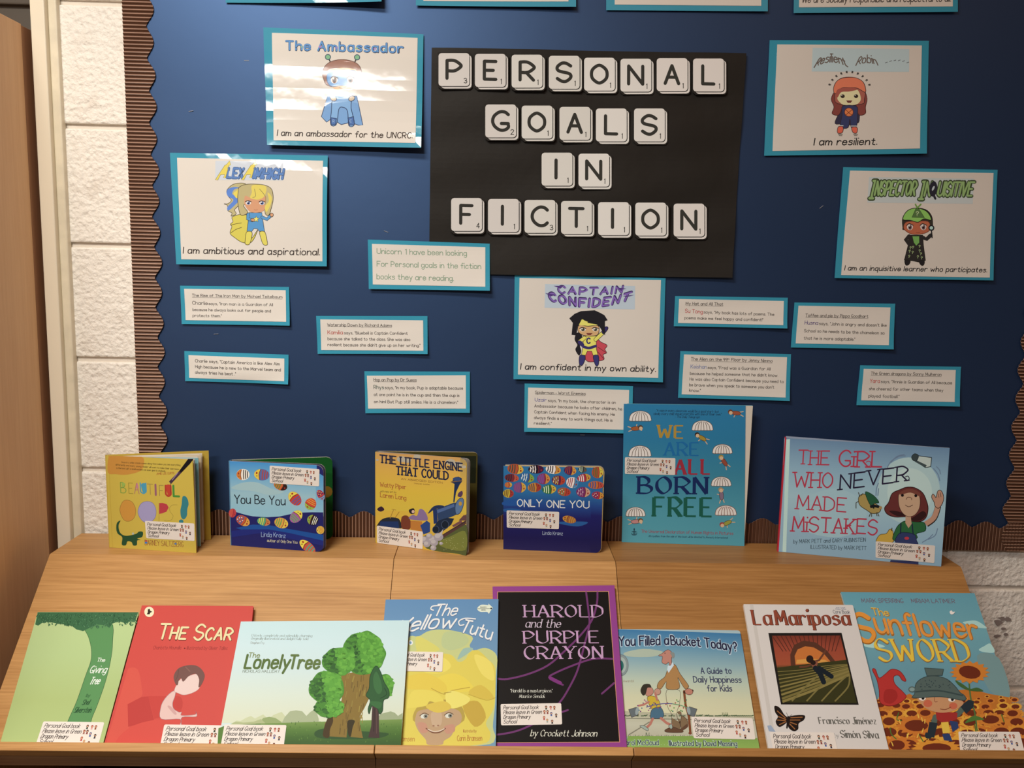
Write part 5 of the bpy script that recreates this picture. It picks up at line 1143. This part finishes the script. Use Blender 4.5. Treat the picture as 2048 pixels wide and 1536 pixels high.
# 12. small pale blue cover, old man and boy walking
C6_ = (1210, 1240, 5.189)
def g6(a, s, out):
    a.p('a8b8bc', out); f = U(s)
    a.grad(f((0, 0), (1, .03), (1, .76), (0, .72)), ['3f7cac', '6a98b4', '94aeb4', 'b8bca8', 'd0c4a0', 'd8c8a0'])
    a.grad(f((0, .70), (1, .74), (1, .92), (0, .90)), ['b8ac90', 'c4b8a0', 'bcae96']); a.p('8aa850', '235,1205 910,1205 1580,1225 1605,1345 215,1335'); a.grad('230,1240 1590,1250 1606,1345 215,1340', ['8cac54', '98b458'])
    for x in range(200, 1540, 22): a.l('4a6040', 10, [(x, 996), (x+18, 990+rnd.uniform(-6, 6))], lay=3)
    for x in range(240, 900, 18): a.l('4f6c38', 5, [(x, 1212), (x+6, 1200+rnd.uniform(-8, 4))], lay=3)
    a.l('6c6858', 6, '220,1022 1550,1040'); a.l('8a8270', 12, '250,1190 460,1060')
    a.sm('b0b4a0', '200,340 400,300 600,330 500,380 250,380')
    a.c('8c9494', 168, 470, 74, 110, 0, ('6c7474', 5)); a.c('a8b0a8', 168, 470, 52, 84); a.c('2f6c68', 160, 475, 34, 56)
    T = '2c2c48'; Hh = ('b4c0cc', 2.2, 0, 0)
    a.t('You Filled a', 150, 270, 660, 254, 92, T, 2.2, .02, halo=Hh, jit=.4); a.t('Bucket', 688, 254, 990, 275, 92, T, 2.2, .02, halo=Hh, jit=.4); a.t('Today?', 1040, 278, 1372, 328, 92, T, 2.2, .02, halo=Hh, jit=.4)
    a.t('A Guide to', 998, 556, 1312, 556, 58, '3a3a5c', 2.1, jit=.3); a.t('Daily Happiness', 922, 645, 1415, 650, 60, '3a3a5c', 2.1, jit=.3); a.t('for Kids', 1065, 738, 1318, 740, 60, '3a3a5c', 2.1, jit=.3)
    O = ('4a342c', 4)
    a.sm('8a6c50', '640,730 775,735 770,880 750,960 840,1020 860,1090 810,1120 780,1130 790,960 740,980 790,1130 700,1130 690,980 650,900', o=O); a.sm('6c4a38', '625,1140 700,1110 760,1130 810,1150 790,1168 640,1165', o=O); a.sm('6c4a38', '790,1130 850,1080 860,1110 800,1150')
    a.l('8a4a2c', 24, '820,740 835,880 870,1000 885,1170'); a.l('4a2c20', 28, '825,750 905,735'); a.c('8a4a34', 883, 1175, 18, 14)
    a.sm('b88450', '650,520 720,460 780,560 860,670 865,700 830,715 780,640 755,600 770,710 640,715 635,640 580,715 540,700 560,640 620,590', o=O); a.p('c8ccd0', '650,480 700,440 715,470 660,550 645,520')
    a.c('c8806c', 870, 745, 42, 32, 10, O); a.c('c8907c', 545, 745, 34, 34, 0, O)
    a.sm('c88474', '590,350 560,365 560,375 595,380 590,440 630,460 660,440 670,475 690,450 690,400 700,350 660,310 620,325', o=O); a.sm('8c8c88', '675,340 715,340 722,380 700,400 690,370'); a.c('241c1c', 622, 345, 5)
    a.sm('d8b030', '440,800 500,790 555,830 570,900 490,925 455,870', o=O); a.sm('4f7088', '490,925 580,910 610,1000 540,1025 510,1020 480,1020 470,1000', o=O)
    a.l('c47868', 26, '495,1025 470,1080 440,1110'); a.l('c47868', 26, '580,1020 640,1070 690,1090'); a.sm('a4aca0', '360,1100 400,1095 450,1130 440,1150 400,1130', o=O); a.sm('a4aca0', '660,1100 690,1080 700,1120 680,1130', o=O)
    a.l('c47868', 20, '455,850 400,880 350,890'); a.l('c47868', 22, '540,830 520,760'); a.sm('c88474', '420,720 460,695 495,715 500,760 460,790 425,780', o=O); a.sm('3c342c', '370,720 400,670 460,665 480,700 440,705 425,760 400,785 375,760')
    for x, y, k in ((295, 965, 1), (905, 960, -1)): a.p('6c7074', [(x-50*k, y-35), (x+30*k, y-60), (x+52*k, y+20), (x-20*k, y+48)], o=O); a.c('9aa0a0', x+38*k, y-20, 18, 42, 12*k)
    for k in range(34): x = 340+k*14; a.c(rnd.choice(('7a3c7c', '50407c', '3c6c8c', '9c4880')) if k < 18 else rnd.choice(('4c8c50', '6ca04c', '3a7a60', 'b04040')), x+(0 if k < 18 else 40), 890+60*math.sin(k*.9)*(.5 if 8 < k < 22 else 1), 8, k=5)
    a.l('5a4a90', 8, '430,905 520,880 620,868 700,870', sm=True); a.l('6c9c70', 8, '700,870 780,885 850,910', sm=True)
    a.t('Carol McCloud', 178, 1298, 556, 1298, 52, '3c4458', 2.0, halo=('c0ccb0', 1.8, 0, 0)); a.t('. . .', 582, 1296, 650, 1298, 40, 'c0ccb0', 1.6); a.t('Illustrated by David Messing', 668, 1304, 1370, 1308, 52, '3c4458', 2.0, halo=('c0ccb0', 1.8, 0, 0)); a.t('Awards!', 190, 645, 298, 645, 24, '9a7a60', 1.5)
    for x in (1240, 1225, 1262, 1275, 440, 455, 425): a.l('3f5a34', 5, [(x, 1000 if x > 900 else 1205), (x+rnd.uniform(-14, 14), 962 if x > 900 else 1170)])
leaning('picture_book', 'sky blue paperback picturing an old man with a stick walking with a boy', C6_, '20,92 1400,108 1602,1338 60,1334', 'e0ccc2', .0045, .0045, .0040, (.25, .40, .52), g6, '893,1005 1530,1020 1560,1242 920,1228', rad=.02)

# 13. white cover with a framed sunset field and a butterfly
C7_ = (1460, 1190, 4.438)
def g7(a, s, out):
    a.p('dcbfae', out); a.p('d0b4a2', '175,82 205,82 420,1372 385,1372')
    a.t('La', 218, 264, 372, 264, 126, '3c1c16', 3.0, serif=True, sep=3.0); a.t('Mariposa', 420, 264, 1068, 266, 126, '3c1c16', 3.0, serif=True, sep=3.0); a.t('La', 214, 262, 368, 262, 126, '94402a', 2.6, serif=True, sep=3.4); a.t('Mariposa', 415, 262, 1063, 264, 126, '94402a', 2.6, serif=True, sep=3.4)
    a.t('Jessie Younger', 938, 118, 1025, 118, 12, '6a6a7c', 1.5); a.t('Primary School', 938, 132, 1030, 132, 12, '6a6a7c', 1.5); a.t('Core Book', 918, 164, 1065, 166, 30, '5c5458', 1.6)
    a.p('241c18', '340,337 990,335 1142,975 452,972'); q = [(372, 362), (978, 360), (1125, 960), (465, 955)]
    h = homog(UV, q); I = lambda *c: [hap(h, *p) for p in c]
    a.grad(I(*UV), ['7c3020', 'a0402a', 'a8482a', '5a3c1c', '2c2814', '201e10'], [0, .2, .45, .5, .75, 1])
    for k in range(16): x = k/15; a.l('5a281c', 7, I((x, 0), (.5+(x-.5)*.75, .25)), cap=False)
    a.p('5c3020', I((.20, .48), (.22, .30), (.30, .15), (.45, .08), (.62, .11), (.76, .24), (.84, .40), (.78, .42), (.70, .28), (.58, .19), (.46, .17), (.34, .22), (.28, .32), (.27, .46)), sm=False)
    a.p('cc6828', I((.27, .45), (.28, .32), (.34, .22), (.46, .17), (.58, .19), (.70, .28), (.78, .42), (.5, .45)))
    a.p('dc8a38', I((.28, .44), (.30, .38), (.5, .36), (.70, .38), (.76, .42)))
    a.p('3c3418', I((0, .50), (.3, .46), (1, .38), (1, 1), (0, 1)))
    for i in range(9):
        t0 = i/9; y1 = .52+t0*t0*.9; 
        a.l('7c6430' if i % 2 else '8c7038', 5+i*2.2, [hap(h, max(0, min(1, x)), max(.45, min(.99, y))) for x, y in ((0, .56+t0*.5), (.35+.1*t0, .53+t0*.34), (.7+.08*t0, .47+t0*.25), (1, .42+t0*.2))], sm=True, cap=False)
    for x in (.35, .55, .75, .93): a.l('806834', 14, I((x-.22, .98), (x, .78), (min(.99, x+.2), .62)), sm=True, cap=False)
    a.l('6c3824', 18, '735,595 790,580 845,500'); a.l('6c3824', 16, '735,610 680,635 620,640', sm=True); a.c('2c1c18', 707, 570, 32, 34); a.sm('8a4a34', '715,590 770,590 775,620 740,650'); a.l('1c2024', 44, '755,650 800,700 830,775'); a.l('1c2024', 40, '790,650 850,690 900,725'); a.c('2c1a14', 735, 600, 26, 22, 30)
    B_ = '241814'
    a.sm(B_, '395,985 440,1000 480,1060 510,1090 505,1130 450,1170 420,1160 405,1120 425,1080 400,1040'); a.sm(B_, '515,1090 560,1070 660,1068 655,1110 610,1140 605,1190 570,1210 530,1190 510,1150')
    for q_ in ('420,1030 490,1090', '430,1080 495,1105', '420,1110 490,1115', '440,1150 495,1125', '540,1090 640,1085', '535,1110 620,1110', '535,1130 590,1150', '530,1145 575,1190'): a.l('a05a2c', 9, q_)
    a.l(B_, 14, '515,1080 505,1180'); a.l(B_, 3, '515,1080 500,1045'); a.l(B_, 3, '520,1080 550,1062')
    a.p('9c9aa4', '330,1160 362,1155 405,1215 345,1210')
    a.t('Francisco Jiménez', 795, 1143, 1300, 1146, 58, '6a5c50', 2.5, serif=True); a.t('d by', 888, 1262, 966, 1264, 34, '7a6c60', 1.5, .2, serif=True); a.t('Simón Silva', 990, 1265, 1320, 1272, 62, '6a5c50', 2.5, serif=True)
leaning('picture_book', 'white book with a black-framed picture of a sunset field and a butterfly', C7_, '120,82 1090,88 1412,1380 342,1368', 'e4c6b4', .0135, .0135, .0055, (.66, .56, .50), g7, '350,1218 920,1222 965,1432 392,1428', rad=.012, asp=.8)

# 14. blue cover with a child in a colander hat among sunflowers
C8_ = (1660, 1160, 4.085)
def g8(a, s, out):
    a.p('6a9aac', out); f = U(s); a.grad(f(*UV), ['5a94ac', '669aac', '5f8ea4', '64869a', '64869a'])
    for q in ('1085,350 1130,335 1200,335 1270,380 1275,395 1180,385', '1215,570 1260,540 1310,520 1345,590 1260,590', '280,540 300,500 380,515 450,545 360,555'): a.sm('a0b4bc', q)
    a.sm('6f8c94', '1200,620 1380,640 1470,950 1300,900')
    a.t('MARK SPERRING', 262, 184, 600, 186, 32, '6c4c60', 1.7); a.t('MIRIAM LATIMER', 668, 186, 1022, 188, 32, '6c4c60', 1.7)
    a.p('b86c28', '385,1040 420,1000 560,960 650,930 780,1000 1050,900 1150,890 1300,930 1470,960 1500,1050 1640,1430 470,1430')
    cols = ('c8782c', 'd0882c', 'c47028', 'd89a34')
    def sunf(x, y, rx, ry, l, rot=0):
        n = 16
        pts = []
        for k in range(2*n):
            t = k*math.pi/n; q = 1 if k % 2 == 0 else .78; pts.append((x+rx*q*math.cos(t), y+ry*q*math.sin(t)))
        a.p(rnd.choice(cols), pts, lay=l); a.c('6a2c1c', x, y, rx*.55, ry*.55, rot, lay=l+1, k=14)
    for row in range(7):
        for k in range(7+2*(6-row)//2):
            y = 960+row*row*7+row*22+rnd.uniform(-10, 10); sc = 18+row*15; x = 400+row*12+k*(1080/(6+(6-row)))+rnd.uniform(-20, 20); sunf(x, y, sc*1.25, sc*.72, 6+row*2)
    for x, y, rx, ry in ((705, 1190, 175, 85), (480, 1155, 90, 60), (1310, 1140, 130, 62), (870, 1375, 215, 75), (545, 1350, 120, 75), (1490, 1090, 80, 46), (1120, 1255, 120, 60)): sunf(x, y, rx, ry, 22)
    for q in ('560,1085 545,1140 580,1150', '490,1210 500,1260 540,1300', '1180,1180 1190,1240', '730,1270 760,1320', '1400,1100 1420,1160'): a.l('4a6a2c', 9, q, sm=True)
    for k in range(24): x, y = rnd.uniform(450, 1400), rnd.uniform(1080, 1330); a.l('dcb044', 8, [(x, y), (x+rnd.uniform(-12, 12), y+30)], lay=25)
    a.sm('b03030', '345,735 370,730 400,800 450,770 500,730 560,740 600,780 620,825 590,820 560,780 520,790 530,850 600,920 620,960 560,1010 480,1030 410,1000 400,900 380,810', o=('7a2020', 5)); a.sm('9c2828', '450,900 530,900 550,960 500,1010 440,990')
    a.l('4a6a3c', 12, '1135,850 1150,980 1180,1080 1200,1230', sm=True); a.sm('3f6034', '1020,820 1080,850 1140,890 1200,880 1250,910 1140,905 1060,870'); a.sm('4a7034', '1100,1170 1170,1110 1260,1140 1180,1150')
    sunf(1140, 755, 165, 95, 28, 10)
    a.l('50605c', 46, '860,1120 845,1170'); a.p('26303a', '810,1160 878,1170 850,1290 790,1280'); a.sm('26303a', '780,1250 840,1260 820,1295 780,1290')
    a.l('50605c', 46, '1040,1100 1085,1050'); a.p('26303a', '1060,1030 1130,980 1175,990 1170,1040 1110,1095')
    a.p('9c2c2c', '860,1075 1040,1085 1035,1140 980,1160 910,1165 870,1140'); a.p('d8b040', '905,1165 965,1160 978,1250 920,1255'); a.p('2c3c6c', '975,1150 1040,1160 1050,1210 1000,1245'); a.p('2c3c6c', '915,1260 975,1255 1000,1320 930,1310')
    a.sm('bc8460', '720,960 900,940 1080,990 1060,1040 990,1075 900,1085 800,1060 740,1010'); a.c('c06048', 798, 1010, 36, 30); a.c('c06048', 1005, 1030, 34, 28)
    for x, y in ((752, 968), (992, 978)): a.c('e8dcd0', x, y, 28, 18); a.c('1c1818', x+6, y, 12)
    a.l('7a3c2c', 6, '900,1055 940,1060 985,1040', sm=True); a.l('8c5040', 5, '850,960 855,995 875,995', sm=True)
    a.sm('4f5f60', '690,930 700,850 760,800 850,785 950,810 1020,870 1060,920 1100,950 1090,985 900,955 680,965', o=('38484c', 6)); a.p('4f5f60', '770,720 925,730 915,780 790,785', o=('38484c', 5)); a.l('38484c', 12, '700,915 880,905 1080,945', sm=True); a.c('7a8c90', 668, 895, 26, 20, 0, ('4f5f60', 8))
    for k in range(26): a.c('33424a', rnd.uniform(730, 980), rnd.uniform(815, 895), 5, k=5, lay=45)
    for d, c, wd in ((4, 'a0682c', 1.0), (0, None, 0)):
        a.t('The', 352+d, 285+d, 482+d, 292+d, 56, c or 'd8b04c', 1.6+wd, jit=.4)
        a.t('S', 240+d, 498+d, 370+d, 498+d, 215, c or 'dc8c34', 2.2+wd*.5); a.t('unflower', 390+d, 432+d, 1225+d, 485+d, 172, c or 'dc8c3c', 1.7+wd*.6, jit=.6, bow=4)
        a.t('SWORD', 410+d, 660+d, 1150+d, 665+d, 175, c or 'e0b83c', 1.9+wd*.6, serif=True)
    a.sm('dce0dc', '975,262 990,250 1000,262 1018,262 1005,280 985,282')
leaning('picture_book', 'blue paperback with orange lettering, a child in a colander hat and sunflowers, rightmost', C8_, '88,98 1180,108 1610,1397 480,1390', 'ccaaa6', .0050, .0050, .0045, (.22, .36, .42), g8, '1045,1240 1545,1243 1590,1420 1062,1418', rad=.03)
